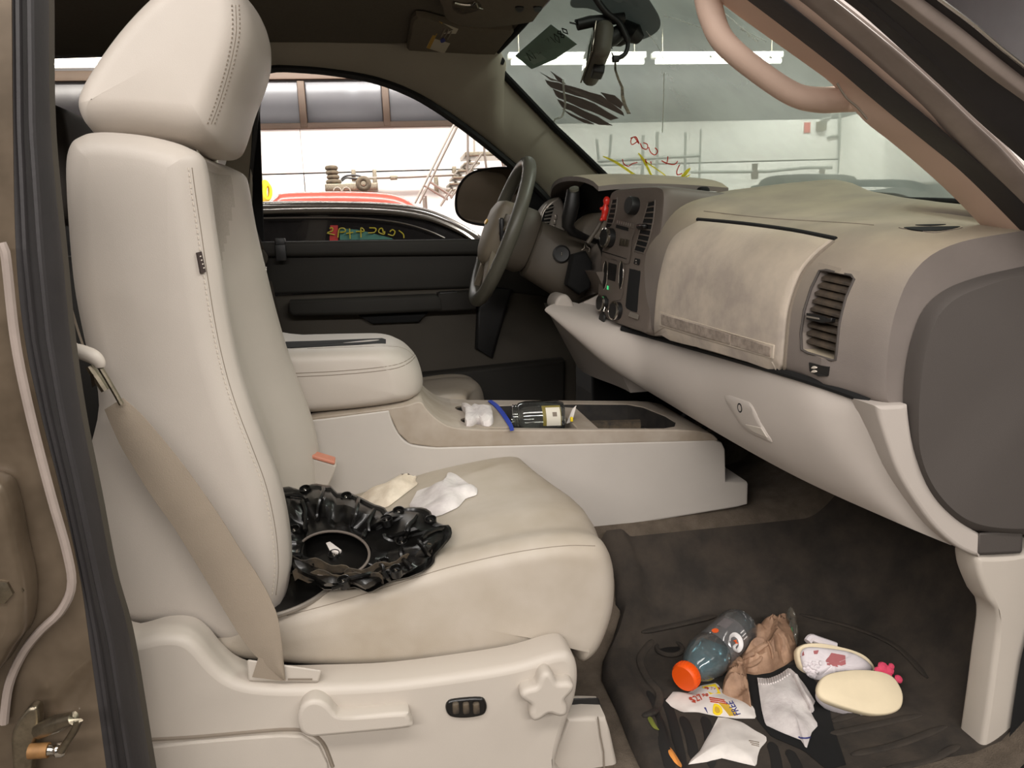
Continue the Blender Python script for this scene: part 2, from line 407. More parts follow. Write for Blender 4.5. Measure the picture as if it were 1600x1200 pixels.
for k, (cx, wd, h) in enumerate(((522, 28, 8.6), (521.5, 23, 8.0), (520.5, 23, 7.6), (520, 23, 8.2))):
    c = atY(cx, 290, yw - .16); R = wd * 8.25 / 1200 / 2 * 1.0; hh = h * 8.25 / 1200 / 2; r = hh
    b = MB(); b.tube([c.xy.to_3d() + V(((R - r) * math.cos(i * .262), (R - r) * math.sin(i * .262), zc + hh)) for i in range(24)], r, 10, closed=True)
    tag(b.build('small_tyre', M_tyre), '%s small brown tyre of the stack on wall shelf' % tw[k], 'tyre', 'stack of small tyres on the shelf'); zc += 2 * hh
c = atY(568, 287, yw - .33); R = 13 * 8.2 / 1200
wt = thing('cart_wheel', 'small spoked cart wheel hung in front of the wall shelf', 'wheel', c)
b = MB(); b.tube([c + V(((R - .03) * math.cos(i * .262), 0, (R - .03) * math.sin(i * .262))) for i in range(24)], .034, 10, closed=True); b.build('tyre', M_tyre, wt)
b = MB(); b.lathe([(.055, -.012), (.055, .0), (.03, -.02), (.03, -.03), (.012, -.032)], c, (0, 1, 0), 16); b.build('hub', M_dullmetal, wt)
rl = thing('wall_rail', 'long grey pipe on wall brackets beside the tyre shelf', 'rail', atY(630, 285, yw))
b = MB(); px_tube(b, ((552, 278.5), (640, 276), (722, 272)), yw - .1, .022, 10); b.build('pipe', M_silver, rl)
for a, t_, c_ in ((553, 266, 284), (586, 266, 297), (709, 261, 280), (681, 277, 303)):
    p = atY(a, t_, yw); q = atY(a, c_, yw); MB().rbox(((p.x + q.x) / 2, yw - .06, (p.z + q.z) / 2), (.05, .12, p.z - q.z), .006).build('bracket', M_dullmetal, rl)
b = MB(); px_tube(b, cr2(((533, 281), (540, 275), (556, 274), (566, 277), (556, 279), (541, 278), (534, 283)), 5), yw - .16, .012); b.build('cable', M_black, rl)
p = atY(615, 279, yw); MB().rbox(p + V((0, -.1, 0)), (.09, .1, .05), .008).build('clamp', M_dullmetal, rl)
M_yel = pm('yellow_hose', (232, 198, 22), .5)
b = MB()
for k in range(5):
    b.tube([atY(414 + (7 - k * .6) * math.cos(i * .3) + k * 1.2, 300 + (17 - k * 1.5) * math.sin(i * .3), yw - .05 - .03 * k) for i in range(22)], .018, 6)
tag(b.build('hose_coil', M_yel), 'coil of yellow hose hanging on the white garage wall', 'hose')
p = atY(406, 281, yw); tag(MB().rbox(p + V((0, 0, .03)), (.06, .1, .14), .008).build('wall_bracket', M_dullmetal), 'grey bracket above the yellow hose coil', 'bracket')
# rolling stair ladder
yl = 7.2; ld = thing('rolling_ladder', 'grey tubular rolling stair ladder by the white wall', 'ladder', V((atY(700, 300, yl).x, yl, 0)))
def lt(name, pts, y, r=.014): b = MB(); px_tube(b, pts, y, r, 8); return b.build(name, M_silver, ld)
for dy in (0, .5):
    lt('handrail', ((727, 172), (655, 318)), yl + dy) if dy == 0 else lt('handrail', ((719, 176), (648, 318)), yl + dy)
    lt('post', ((731, 190), (731, 243), (729, 300)), yl + dy) if dy == 0 else lt('post', ((741, 180), (741, 240)), yl + dy)
    lt('post', ((756, 190), (757, 240), (760, 262)), yl + dy) if dy == 0 else lt('post', ((780, 200), (781, 238), (787, 262)), yl + dy)
    lt('stringer', ((753, 240), (704, 310)) if dy == 0 else ((742, 240), (694, 312)), yl + dy)
lt('post', ((796, 236), (800, 262)), yl); lt('post', ((781, 236), (800, 215)), yl)
lt('brace', ((663, 290), (700, 312)), yl); lt('brace', ((672, 284), (708, 308)), yl); lt('brace', ((688, 322), (706, 296)), yl)
b = MB(); p = atY(727, 243, yl); q = atY(797, 237, yl); b.rbox(((p.x + q.x) / 2, yl + .3, (p.z + q.z) / 2), (q.x - p.x, .6, .05), .006); b.build('platform', M_dullmetal, ld)
for a, c_ in ((738, 255), (728, 266), (720, 277), (715, 287), (710, 297)):
    p = atY(a, c_, yl); MB().rbox(p + V((0, .25, 0)), (.18, .5, .025), .004).build('step', M_dullmetal, ld)
g0 = atY(700, 312, yl)
for dx, dy in ((-.25, 0), (-.25, .5), (.75, 0), (.75, .5)):
    MB().tube([(g0.x + dx, yl + dy, .0), (g0.x + dx, yl + dy, g0.z + (.05 if dx < 0 else .55))], .014, 8).build('leg', M_silver, ld)
# pipe rack seen through the windscreen
M_rack = pm('rack_pipe', (128, 128, 122), .5, var=.15, vs=4)
yr = GY - .25; rk = thing('pipe_rack', 'grey pipe rack with upright ends against the front part of the wall', 'rack', V((atY(1010, 290, yr).x, yr, 0)))
for pts, r in ((((932, 217), (936, 254)), .018), (((955, 210), (952, 250)), .018), (((1005, 211), (1003, 292)), .02), (((1027, 206), (1026, 292)), .022), (((1071, 207), (1070, 292)), .018), (((1095, 202), (1092, 296)), .014)):
    b = MB(); px_tube(b, pts, yr, r); o = b.build('upright', M_rack, rk)
    if pts[1][1] > 280:
        q = atY(*pts[1], yr); b = MB(); b.tube([q, (q.x, q.y, 0)], r); b.build('leg', M_rack, rk)
for pts, r in ((((934, 252), (1024, 247), (1093, 243)), .022), (((938, 258), (1040, 255)), .014), (((1080, 269), (1200, 268), (1260, 262), (1300, 262)), .02), (((960, 278), (1090, 279)), .016)):
    b = MB(); px_tube(b, pts, yr, r); b.build('crossbar', M_rack, rk)
for a, t_, c_ in ((1179, 256, 280), (1284, 265, 286)):
    b = MB(); p = atY(a, t_, yr); q = atY(a, c_, yr); b.lathe([(.045, 0), (.05, .06), (.035, .12), (.04, p.z - q.z)], q, (0, 0, 1), 12); b.build('end_cap', M_gbrown, rk)
p = atY(1258, 191, yw); q = atY(1267, 207, yw); tag(MB().rbox(((p.x + q.x) / 2, yw + .02, (p.z + q.z) / 2), (q.x - p.x, .012, p.z - q.z), .002).build('notice', pm('red_notice', (196, 84, 74), .7)), 'small red notice sheet on white wall near the room corner', 'notice')
eb = thing('fuse_box', 'grey fuse box and bent conduit beside the red notice', 'fuse box', atY(1283, 205, yw))
p = atY(1277, 190, yw); q = atY(1289, 204, yw); MB().rbox(((p.x + q.x) / 2, yw, (p.z + q.z) / 2), (q.x - p.x, .09, p.z - q.z), .006).build('box', M_dullmetal, eb)
b = MB(); px_tube(b, ((1283, 190), (1284, 186), (1297, 184), (1299, 178), (1310, 176)), yw, .015); b.build('conduit', M_rack, eb)
b = MB(); px_tube(b, ((1293, 215), (1300, 213), (1316, 211)), yw, .014); b.build('conduit', M_rack, eb)
b = MB(); px_tube(b, ((1312, 176), (1312, 300)), yw, .018); b.build('conduit', M_rack, eb)
# a cabinet on the front wall
p = atX(1412, 230, GX - .2); tag(MB().rbox((GX - .2, p.y - .3, p.z - .1), (.3, .9, .7), .02).build('wall_cabinet', M_gwhite), 'pale wall cabinet on the front wall behind the windscreen', 'cabinet')

# ---------------- black car beside the truck
M_carblack = pm('black_car_paint', (22, 20, 20), .15, coat=.8)
M_roofreflect = pm('roof_reflection_paint', (80, 74, 68), .2, .2, coat=.7)  # black roof lightened: the reflection on it is put into the colour
yc = 2.2
roof = cr2(((404, 318), (470, 317), (560, 318), (620, 321), (665, 328), (705, 343), (740, 362), (775, 384)), 4)
R3 = [atY(a, c, yc) for a, c in roof]; zlow = .95
bc = thing('black_car', 'black car parked beside the truck, yellow marker writing on its glass', 'car', (0, 3.0, 0))
R4 = [V((R3[0].x - 2.0, yc, R3[0].z - .25)), V((R3[0].x - 1.2, yc, R3[0].z - .02))] + R3
b = MB()
for yy, dz, ds in ((yc, 0, 0), (yc + .05, .035, 0), (yc + .2, .07, 0), (yc + .75, .09, 0), (yc + 1.3, .07, 0), (yc + 1.45, .035, 0), (yc + 1.5, 0, 0)): pass
secs = ((0, -.012), (.03, .006), (.14, .016), (.75, .022), (1.34, .016), (1.47, .006), (1.5, -.012))
b.grid(len(secs), len(R4), lambda u, v: V((R4[round(v * (len(R4) - 1))].x, yc + secs[round(u * (len(secs) - 1))][0], R4[round(v * (len(R4) - 1))].z + secs[round(u * (len(secs) - 1))][1])), (0, 0, -.04)); b.build('roof', M_roofreflect, bc)
xe = R4[-1].x; xs_ = R4[0].x
b = MB(); b.rbox(((xe + xs_) / 2 + .3, yc + .75, .72), (xe - xs_ + 1.9, 1.72, .72), .12, seg=4); b.build('body', M_carblack, bc)
M_carglass = pm('car_window', (10, 12, 12), .06, coat=.5)
side = [p + V((0, .03, -.05)) for p in R4] + [V((xe - .05, yc + .01, 1.0)), V((xs_ + .05, yc + .01, 1.0))]
b = MB(); b.loft([side, [p + V((0, 1.40, 0)) for p in side]]); b.build('cabin', M_carblack, bc)
SC = Surf(bc.children[2]); 
wl_ = cr2(((412, 341), (480, 340), (560, 341), (620, 347), (665, 359), (700, 374), (712, 392), (412, 392)), 4)
b = MB(); SC.patch(b, wl_, .004, .004); wg = b.build('side_window', M_carglass, bc, smooth=False)
for pts, r in ((((404, 331), (480, 329), (560, 329), (625, 333), (675, 343), (720, 362), (745, 380)), .012), (((412, 341), (480, 340), (560, 341), (620, 347), (665, 359), (695, 372)), .005)):
    b = MB(); b.tube([atY(a, c, yc - .012) for a, c in cr2(pts, 5)], r, 8); b.build('chrome_trim', M_chrome, bc)
b = MB(); b.tube([atY(a, c, yc + .02) for a, c in cr2(((404, 321), (480, 319), (560, 319.5), (622, 323), (668, 331), (708, 347), (745, 368)), 5)], .010, 8); b.build('roof_drip_rail', M_chrome, bc)
M_teal = pm('far_glass', (70, 108, 98), .2); M_markr = pm('red_marker', (150, 30, 28), .6); M_marky = pm('yellow_marker', (150, 138, 34), .6)
def wq(pts, m, name, d):
    b = MB(); b.prism([atY(a, c, yc + .016 - d) for a, c in pts], (0, .002, 0)); o = b.build(name, m, wg, smooth=False); o['kind'] = 'stuff'; return o
b = MB(); b.prism([atY(a, c, yc + .012) for a, c in ((531, 357), (560, 359), (612, 372), (614, 374), (531, 375))], (0, .003, 0)); b.build('far_window', M_teal, bc, smooth=False)
b = MB(); b.prism([atY(a, c, yc + .010) for a, c in ((516, 352), (528, 352), (528, 376), (515, 376))], (0, .003, 0)); b.build('red_sticker', M_markr, bc, smooth=False)
b = MB()
for st in (((515, 357), (519, 356), (519, 361), (511, 364), (523, 367)), ((528, 371), (530, 358), (538, 357), (539, 362), (531, 363)), ((546, 357), (547, 373)), ((541, 365), (552, 363)), ((564, 371), (564, 356), (569, 361), (556, 362)), ((577, 356), (587, 357), (585, 363), (575, 364)), ((599, 364), (597, 357), (593, 358), (592, 363), (600, 366), (601, 361)), ((609, 362), (613, 359), (617, 362), (614, 368), (606, 366)), ((623, 360), (630, 366), (631, 372))):
    b.tube([atY(a, c, yc + .004) for a, c in cr2(st, 4)], .0032, 5)
b.build('marker_writing', M_marky, bc)
for x in (xs_ + .6, xe + .3):
    b = MB(); b.lathe([(.2, -.11), (.32, -.1), (.33, 0), (.32, .1), (.2, .11)], (x, yc - .02, .335), (0, 1, 0), 24); b.build('wheel', M_black, bc)
# ---------------- red car farther away
M_redcar = pm('red_car_paint', (200, 96, 80), .3, coat=.5)
y2 = 4.9; rc = thing('red_car', 'red car with a pale roof edge parked behind the black car', 'car', (0, 5.6, 0))
r2 = cr2(((405, 330), (430, 308), (445, 301), (520, 299), (590, 301), (625, 307), (650, 320), (680, 340)), 4)
P2 = [atY(a, c, y2) for a, c in r2]
b = MB(); slab(b, P2 + [V((P2[-1].x + .3, y2, 1.1)), V((P2[0].x - .3, y2, 1.1))], y2 + 1.4, .12); b.build('cabin', M_redcar, rc)
b = MB(); b.tube([p + V((0, -.02, -.06)) for p in P2[5:-5]], .02, 8); b.build('roof_rail', M_chrome, rc)
b = MB(); b.rbox(((P2[0].x + P2[-1].x) / 2, y2 + .7, .74), (P2[-1].x - P2[0].x + 2.2, 1.7, .78), .14, seg=4); b.build('body', M_redcar, rc)
for x in (P2[0].x - .4, P2[-1].x + .5):
    b = MB(); b.lathe([(.2, -.11), (.32, -.1), (.33, 0), (.32, .1), (.2, .11)], (x, y2, .335), (0, 1, 0), 24); b.build('wheel', M_black, rc)

# ================================================================== TRUCK CABIN SHELL
# headliner
def zc_(y): return 1.885 - .045 * (y / .66) ** 2
def hl(u, v):
    y = -.63 + 1.31 * v; xf = .44 - .07 * (y / .6) ** 2
    return V((-1.7 + (xf + 1.7) * u, y, zc_(y) - .012 * sm(.94, 1, u)))
b = MB(); b.grid(24, 24, hl, (0, 0, .05)); head = struct(b.build('ceiling', M_head))
# windscreen
def ws(u, v):                                       # u across -1..1, v from header to base
    T = V((.455 - .08 * u * u, .60 * u, 1.865 - .03 * u * u)); B = V((1.10 - .20 * u * u, .73 * u, 1.325 - .01 * u * u))
    p = T.lerp(B, v); p += V((.03, 0, .03)) * 4 * v * (1 - v) * .6; return p
M_ws = glass('windscreen_glass', (.35, .39, .36, 1), .30, (.60, .70, .61, 1), .05, .010, var=.3)
b = MB(); b.grid(28, 18, lambda u, v: ws(2.17 * u - 1.02, 1.10 * v)); wsc = struct(b.build('window_1', M_ws))
SW = Surf(wsc)
# driver-side pillar trim between side window and windscreen, and the black seals
def wy(px, py, d=0):                                # on the leaning plane of the driver's side window
    return atP(px, py, (0, .80 + d, 1.30), (0, 1, .26))
seal = cr2(((384, 380), (388, 300), (396, 215), (402, 150), (412, 115), (428, 106), (470, 107), (522, 112), (590, 125), (650, 149), (700, 180), (750, 217), (805, 263), (850, 306), (880, 345)), 6)
wedge = cr2(((700, -40), (760, 20), (800, 60), (786, 98), (800, 125), (850, 180), (900, 227), (960, 285)), 6)
S1 = resample([wy(a, c) for a, c in seal[24:]], 40)
W1 = resample([p for p in (SW.hit(a, c)[0] for a, c in cr2(((790, 97), (788, 105), (795, 120), (850, 180), (900, 227), (960, 285)), 6)) if p is not None], 40)
top_in = [V((p.x, .66, zc_(.66) - .004)) for p in S1]
rg = []
Wx = []
for i, p in enumerate(S1):
    if p.x < .36: q = V((p.x, .60, zc_(.60) + .006))
    else: q = None
    Wx.append(q)
k0 = next(i for i, q in enumerate(Wx) if q is None); nW = 40 - k0
W2 = resample(W1, nW); 
for j in range(nW): Wx[k0 + j] = W2[j]
for f_, bl in ((0, 0), (.12, .020), (.35, .035), (.65, .035), (.9, .018), (1, 0)):
    rg.append([s_.lerp(q, f_) + V((-.35, -.75, .0)) * bl for s_, q in zip(S1, Wx)])
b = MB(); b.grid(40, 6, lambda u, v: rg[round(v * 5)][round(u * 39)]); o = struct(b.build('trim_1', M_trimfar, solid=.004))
b = MB(); b.tube(resample([wy(a, c, -.008) for a, c in seal], 70), .013, 8); o = b.build('window_seal', M_black, o)
b = MB(); b.tube([p + V((-.016, -.022, 0)) for p in W1], .011, 8); b.build('glass_seal', M_void, bpy.data.objects['trim_1'])
b = MB(); b.tube([hl(1, v / 20) + V((.0, 0, -.004)) for v in range(21)], .009, 8); b.build('header_seal', M_void, bpy.data.objects['trim_1'])
# driver-side B pillar
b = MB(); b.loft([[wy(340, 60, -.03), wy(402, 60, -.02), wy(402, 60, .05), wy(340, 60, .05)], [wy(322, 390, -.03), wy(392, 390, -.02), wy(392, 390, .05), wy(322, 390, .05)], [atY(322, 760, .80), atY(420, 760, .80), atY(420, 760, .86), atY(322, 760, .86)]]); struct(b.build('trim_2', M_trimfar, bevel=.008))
b = MB(); b.loft([[wy(392, 100, -.012), wy(404, 100, -.012), wy(404, 100, .04), wy(392, 100, .04)], [wy(388, 385, -.012), wy(413, 385, -.012), wy(413, 385, .04), wy(388, 385, .04)]]); b.build('window_channel', M_void, bpy.data.objects['trim_2'], bevel=.003)
# side wall behind the driver's door and the rear window opening
b = MB()
b.loft([[V((-1.75, .70, 1.90)), V((-.45, .70, 1.90)), V((-.45, .705, 1.862)), V((-1.75, .705, 1.825))], [V((-1.75, .78, 1.90)), V((-.45, .78, 1.90)), V((-.45, .78, 1.862)), V((-1.75, .78, 1.825))]])
b.rbox((-1.1, .81, .98), (1.35, .08, .62), .02)
b.loft([[V((-1.75, .70, 1.9)), V((-1.45, .70, 1.9)), V((-1.25, .78, 1.28)), V((-1.75, .78, 1.28))], [V((-1.75, .76, 1.9)), V((-1.45, .76, 1.9)), V((-1.25, .86, 1.28)), V((-1.75, .86, 1.28))]])
struct(b.build('wall_left', M_doordark))
b = MB(); b.grid(2, 2, lambda u, v: V((-1.5 + 1.1 * u, 0.71 + .10 * v, 1.86 - .58 * v))); struct(b.build('window_2', glass('rear_side_glass', (.62, .60, .56, 1), .03, (.5, .5, .5, 1), .02, .04)))
struct(MB().rbox((-1.72, 0, 1.2), (.06, 1.5, 1.4), .02).build('wall_rear', M_head))
# cabin floor: carpet with tunnel and toe-board
yprof = [-.80, -.70, -.60, -.38, -.34, -.30, -.25, -.20, -.165, -.08, .08, .165, .2, .25, .3, .34, .38, .6, .80]
zprof = [.44, .44, .44, .446, .466, .508, .575, .630, .658, .67, .67, .658, .630, .575, .508, .466, .446, .44, .44]
def fl(u, v):
    x = -1.72 + 3.02 * u; y = -.80 + 1.6 * v; z = interp(yprof, zprof, y)
    z += sm(.90, 1.28, x) * .45
    return V((x, y, z))
b = MB(); b.grid(60, 60, fl, (0, 0, -.03)); cfloor = struct(b.build('floor', M_carpet)); SF = Surf(cfloor)
struct(MB().rbox((1.32, 0, 1.02), (.08, 1.56, .62), .02).build('wall_firewall', M_void))
struct(MB().rbox((1.08, .84, .88), (.78, .06, .96), .02).build('wall_kick', M_void))
# hood and cowl beyond the windscreen
M_hood = pm('hood_paint', (150, 142, 128), .22, .5, var=.1, vs=3, coat=.6)
b = MB(); b.grid(24, 20, lambda u, v: V((1.25 + 1.25 * u, -.86 + 1.72 * v, 1.365 + .05 * sm(0, .45, u) - .10 * abs(2 * v - 1) ** 4 - .12 * sm(.6, 1, u) + .014 * math.cos((2 * v - 1) * 7))), (0, 0, -.02)); tag(b.build('hood', M_hood), 'dusty taupe hood of the truck beyond the windscreen', 'hood')
b = MB(); b.grid(8, 20, lambda u, v: V((1.12 + .10 * u - .16 * (2 * v - 1) ** 2 * (1 - u), -.78 + 1.56 * v, 1.315 + .06 * u * u)), (0, 0, -.02)); cw = tag(b.build('cowl', M_blackdusty), 'dusty black cowl panel below the windscreen', 'cowl')
b = MB()
for k in range(26): b.rbox((1.215, .25 + k * .02, 1.385), (.02, .012, .012), .003)
o = b.build('hood_seal', M_rubber, cw)
def wip(pxs, y0, y1, nm, r): 
    return
wp = thing('wiper', 'black wiper arm and blade lying along the base of windscreen', 'wiper', SW.hit(1300, 305)[0] + V((.03, 0, 0)))
b = MB(); b.tube([SW.hit(a, c)[0] + V((.03, 0, .012)) for a, c in cr2(((1160, 302), (1230, 294), (1300, 295), (1390, 297), (1420, 304)), 5)], .008, 8); b.build('blade', M_void, wp)
b = MB(); b.tube([SW.hit(a, c)[0] + V((.035, 0, .012)) for a, c in cr2(((1168, 308), (1180, 291), (1230, 287), (1290, 289), (1310, 292)), 5)], .011, 8); b.build('arm', M_rubber, wp)
# ================================================================== DRIVER'S DOOR
dr = struct(thing('door_1', None, None, (0.1, .80, .7)))
p0 = atY(372, 378, .79); p1 = atY(745, 374, .79); zsill = (p0.z + p1.z) / 2
def dpt(px, py, y=.77): return atY(px, py, y)
def dbox(name, m, pts, y0, y1, r=.012, par=dr):
    b = MB(); slab(b, [atY(a, c, y0) for a, c in pts], y1, r); return b.build(name, m, par)
dbox('sill_panel', M_doordark, ((372, 378), (560, 375.5), (760, 373), (905, 372), (905, 398), (740, 398), (372, 402)), .765, .86, .014)
dbox('upper_panel', M_doordark, ((372, 392), (905, 392), (905, 470), (740, 450), (430, 460), (372, 462)), .785, .86, .01)
dbox('lower_panel', M_doorlight, ((372, 458), (432, 462), (740, 448), (900, 440), (900, 760), (372, 760)), .795, .86, .012)
dbox('armrest', M_doordark, ((452, 470), (680, 460), (690, 466), (690, 486), (560, 492), (458, 494), (450, 486)), .735, .80, .012)
dbox('switch_panel', M_doordark, ((684, 458), (742, 454), (744, 484), (684, 487)), .735, .80, .008)
b = MB(); b.rbox(atY(700, 459, .745) + V((0, 0, .002)), (.06, .03, .012), .004); b.build('window_switch', M_black, dr)
dbox('pull_pocket', M_void, ((560, 491), (668, 487), (655, 503), (580, 506)), .765, .80, .005)
dbox('map_pocket', M_doordark, ((500, 600), (880, 560), (880, 700), (500, 700)), .75, .80, .02)
dbox('speaker_grille', M_black, ((745, 480), (772, 448), (800, 452), (770, 560), (742, 545)), .775, .80, .012)
b = MB(); c = atY(438, 377, .755); b.rbox(c + V((0, 0, -.004)), (.03, .03, .026), .003); b.rbox(c + V((0, -.014, -.035)), (.032, .006, .05), .002); b.build('lock_button', M_black, dr)
# mirror corner cover at the front of the window
b = MB(); b.loft([[wy(822, 280, -.01), wy(905, 372, -.01), wy(806, 376, -.01)], [wy(822, 280, .03), wy(905, 372, .03), wy(806, 376, .03)]]); b.build('corner_cover', M_void, dr, bevel=.004)
dr['kind'] = 'structure'
# driver's outside mirror
n_ = V((-.50, -.86, .06)).normalized(); pm_ = atY(757, 307, 1.0)
mo = cr2(((711, 318), (716, 292), (732, 272), (758, 263), (795, 261), (812, 268), (812, 340), (800, 351), (768, 353), (735, 349), (716, 338)), 5, True)
O = [atP(a, c, pm_, n_) for a, c in mo]
sm_ = thing('side_mirror', 'black rounded driver side mirror outside the open window, dark glass', 'mirror', pm_)
b = MB(); cc = sum(O, V((0, 0, 0))) / len(O)
b.loft([[cc + (p - cc) * .93 + n_ * .004 for p in O], [p + n_ * .004 for p in O], [cc + (p - cc) * 1.03 - n_ * .012 for p in O], [cc + (p - cc) * 1.0 - n_ * .05 for p in O], [cc + (p - cc) * .75 - n_ * .10 for p in O], [cc + (p - cc) * .3 - n_ * .12 for p in O]], cap0=False)
b.build('housing', M_gloss, sm_)
M_mirror = pm('mirror_glass', (150, 142, 132), .03, 1)
b = MB(); G = [cc + (p - cc) * .935 for p in O]; b.loft([[p + n_ * .002 for p in G], [p - n_ * .004 for p in G]]); b.build('mirror_glass', M_mirror, sm_)
b = MB(); b.rbox(cc + V((.10, -.08, -.07)), (.10, .22, .06), .02); b.build('arm', M_black, sm_)

# ================================================================== PASSENGER SEAT
def seat_back(mb, pts, yn, yf, wmap, insert=True):
    """pts: list of (px,py,isfront) side profile at the near side"""
    prof = [(atY(a, c, yn), w_) for a, c, w_ in pts]
    P = cr([p for p, _ in prof], 5, True); Wt = []
    for i in range(len(prof)):
        for k in range(5): Wt.append(prof[i][1] * (1 - k / 5) + prof[(i + 1) % len(prof)][1] * k / 5)
    zmin = min(p.z for p in P); zmax = max(p.z for p in P); wd = yf - yn
    S = [0, .004, .015, .035, .06, .10] + [.14 + .02 * i for i in range(34)] + [.85, .90, .94, .965, .985, .996, 1]
    rings = []
    for s in S:
        e = min(s, 1 - s) * wd; R = .045
        ins = R - math.sqrt(max(0, R * R - (R - min(e, R)) ** 2)) if e < R else 0
        ring = inset2(P, ins * .8, (0, 1, 0)); out = []
        for p, w_ in zip(ring, Wt):
            zz = (p.z - zmin) / (zmax - zmin)
            y = yn + s * wd - sm(.55, 1, zz) * s * .06
            dep = wmap(s, zz)
            out.append(V((p.x - dep * w_, y, p.z)))
        rings.append(out)
    mb.loft(domed(rings, .002)); return S, len(P), Wt
bp = [(300, 244, 1), (309, 285, 1), (318, 350, 1), (330, 430, 1), (344, 520, 1), (360, 590, 1), (380, 650, 1), (402, 705, 1), (424, 765, 1), (438, 830, 1), (443, 890, 1), (437, 940, .8), (425, 975, .4), (402, 1003, 0), (372, 1020, 0), (345, 1020, 0), (308, 1006, 0), (262, 994, 0), (200, 992, 0), (148, 980, 0), (128, 900, 0), (116, 760, 0), (140, 640, 0), (118, 540, 0), (101, 450, 0), (92, 350, 0), (88, 260, 0), (95, 222, 0), (112, 207, 0), (140, 200, 0), (200, 204, 0), (250, 214, 0), (283, 227, .3)]
def bolster(s, z):
    k = sm(.02, .08, s) * (1 - sm(.90, .98, s)); rec = sm(.09, .22, s) * (1 - sm(.62, .86, s))
    zf = sm(.02, .2, z) * (1 - .35 * sm(.75, 1, z))
    return -.008 * k + .046 * rec * zf - .02 * sm(.7, 1, s) * (1 - sm(.5, .9, z))
ps = thing('passenger_seat', 'light beige leather front seat nearest the open door', 'car seat', V((-.05, -.41, .58)), 'front seats')
b = MB(); S_, n_p, W_p = seat_back(b, bp, -.635, -.165, bolster)
for i in range(len(S_) - 1):                        # centre panel of perforated cloth
    for j in range(n_p):
        if S_[i] >= .139 and W_p[j] > .99 and b.v[(i + 7) * n_p + j].z > 1.10 and S_[i + 1] <= .44 + .32 * sm(1.08, 1.42, b.v[(i + 7) * n_p + j].z): b.m[(i + 7) * n_p + j] = 1
back = b.build('backrest', [M_leather, M_insert], ps, ang=60)
SB = Surf(back)
# headrest
hp = [(110, 165), (107, 148), (124, 112), (165, 52), (205, 6), (250, -34), (305, -52), (345, -44), (369, -8), (378, 30), (374, 70), (360, 112), (346, 150), (330, 186), (316, 200), (270, 196), (200, 188), (145, 188), (122, 182)]
yh0, yh1 = -.548, -.262
H0 = cr([atY(a, c, yh0) for a, c in hp], 5, True)
for _ in range(6): H0 = [H0[i] * .5 + (H0[i - 1] + H0[(i + 1) % len(H0)]) * .25 for i in range(len(H0))]
hc = sum(H0, V((0, 0, 0))) / len(H0); b = MB(); rings = []
for s in (0, .004, .02, .05, .10, .18, .3, .42, .5, .58, .7, .82, .90, .95, .98, .996, 1):
    e = min(s, 1 - s) * (yh1 - yh0); R = .045
    ins = (R - math.sqrt(max(0, R * R - (R - min(e, R)) ** 2))) * .66
    bow = .016 * math.sin(math.pi * s); sag = .030 * math.sin(math.pi * s) ** .6
    ring = inset2(H0, ins, (0, 1, 0)); rings.append([V((p.x + bow * (1 if p.x > hc.x else 0) * sm(0, .1, p.x - hc.x), yh0 + s * (yh1 - yh0), p.z - sag * sm(0, .06, hc.z - .03 - p.z))) for p in ring])
b.loft(domed(rings, .002)); hr = b.build('headrest', M_leather, ps, ang=70); SH = Surf(hr)
b = MB()
for y in (-.47, -.34): b = MB(); b.tube([V((hc.x + .01, y, 1.40)), V((hc.x + .02, y, 1.55))], .007, 10); b.build('headrest_post', M_chrome, ps)
# seams and stitching
def seam(surf, pxs, par, r=.0009, nm='seam', m=None):
    b = MB(); surf.line(b, pxs, r, 5, -.0004); return b.build(nm, m or M_seam, par) if b.v else None
def stitches(surf, pxs, par, step=.0075, ln=.0042, r=.0009, m=None):
    P = surf.pts(cr2(pxs, 14), .0006); b = MB()
    if len(P) < 2: return
    L = sum((q - p).length for p, q in zip(P, P[1:])); n = int(L / step); Q = resample(P, n * 2)
    for i in range(0, n * 2 - 1, 2):
        t = (Q[i + 1] - Q[i]).normalized(); b.tube([Q[i], Q[i] + t * ln], r, 4)
    o = b.build('stitching', m or M_stitch, par); o['kind'] = 'stuff'; return o
sl = ((300, 262), (305, 300), (314, 360), (324, 430), (338, 515), (354, 585), (373, 645), (395, 702), (416, 760), (430, 825), (435, 885), (431, 930))
seam(SB, sl, back); stitches(SB, [(a - 6, c) for a, c in sl], back)
hl_ = ((368, 8), (369, 50), (362, 92), (352, 130), (341, 165), (330, 194))
seam(SH, hl_, hr); stitches(SH, [(a - 6, c) for a, c in hl_], hr, .006, .0022, .0011, M_seam); stitches(SH, [(a + 5, c) for a, c in hl_], hr, .006, .0022, .0011, M_seam)
b = MB(); SB.patch(b, ((306, 395), (313, 393), (320, 425), (312, 427)), .004, .002); o = b.build('airbag_tag', pm('tag_brown', (52, 40, 36), .8), back, smooth=False)
o['label'] = 'dark brown sewn tag'
b = MB()
for k in range(4): SB.patch(b, ((309.5 + k * 1.8, 400 + k * 6), (311.5 + k * 1.8, 399.5 + k * 6), (312 + k * 1.8, 401 + k * 6), (310 + k * 1.8, 402 + k * 6)), .0045, .001)
b.build('tag_lettering', M_stitch, o)
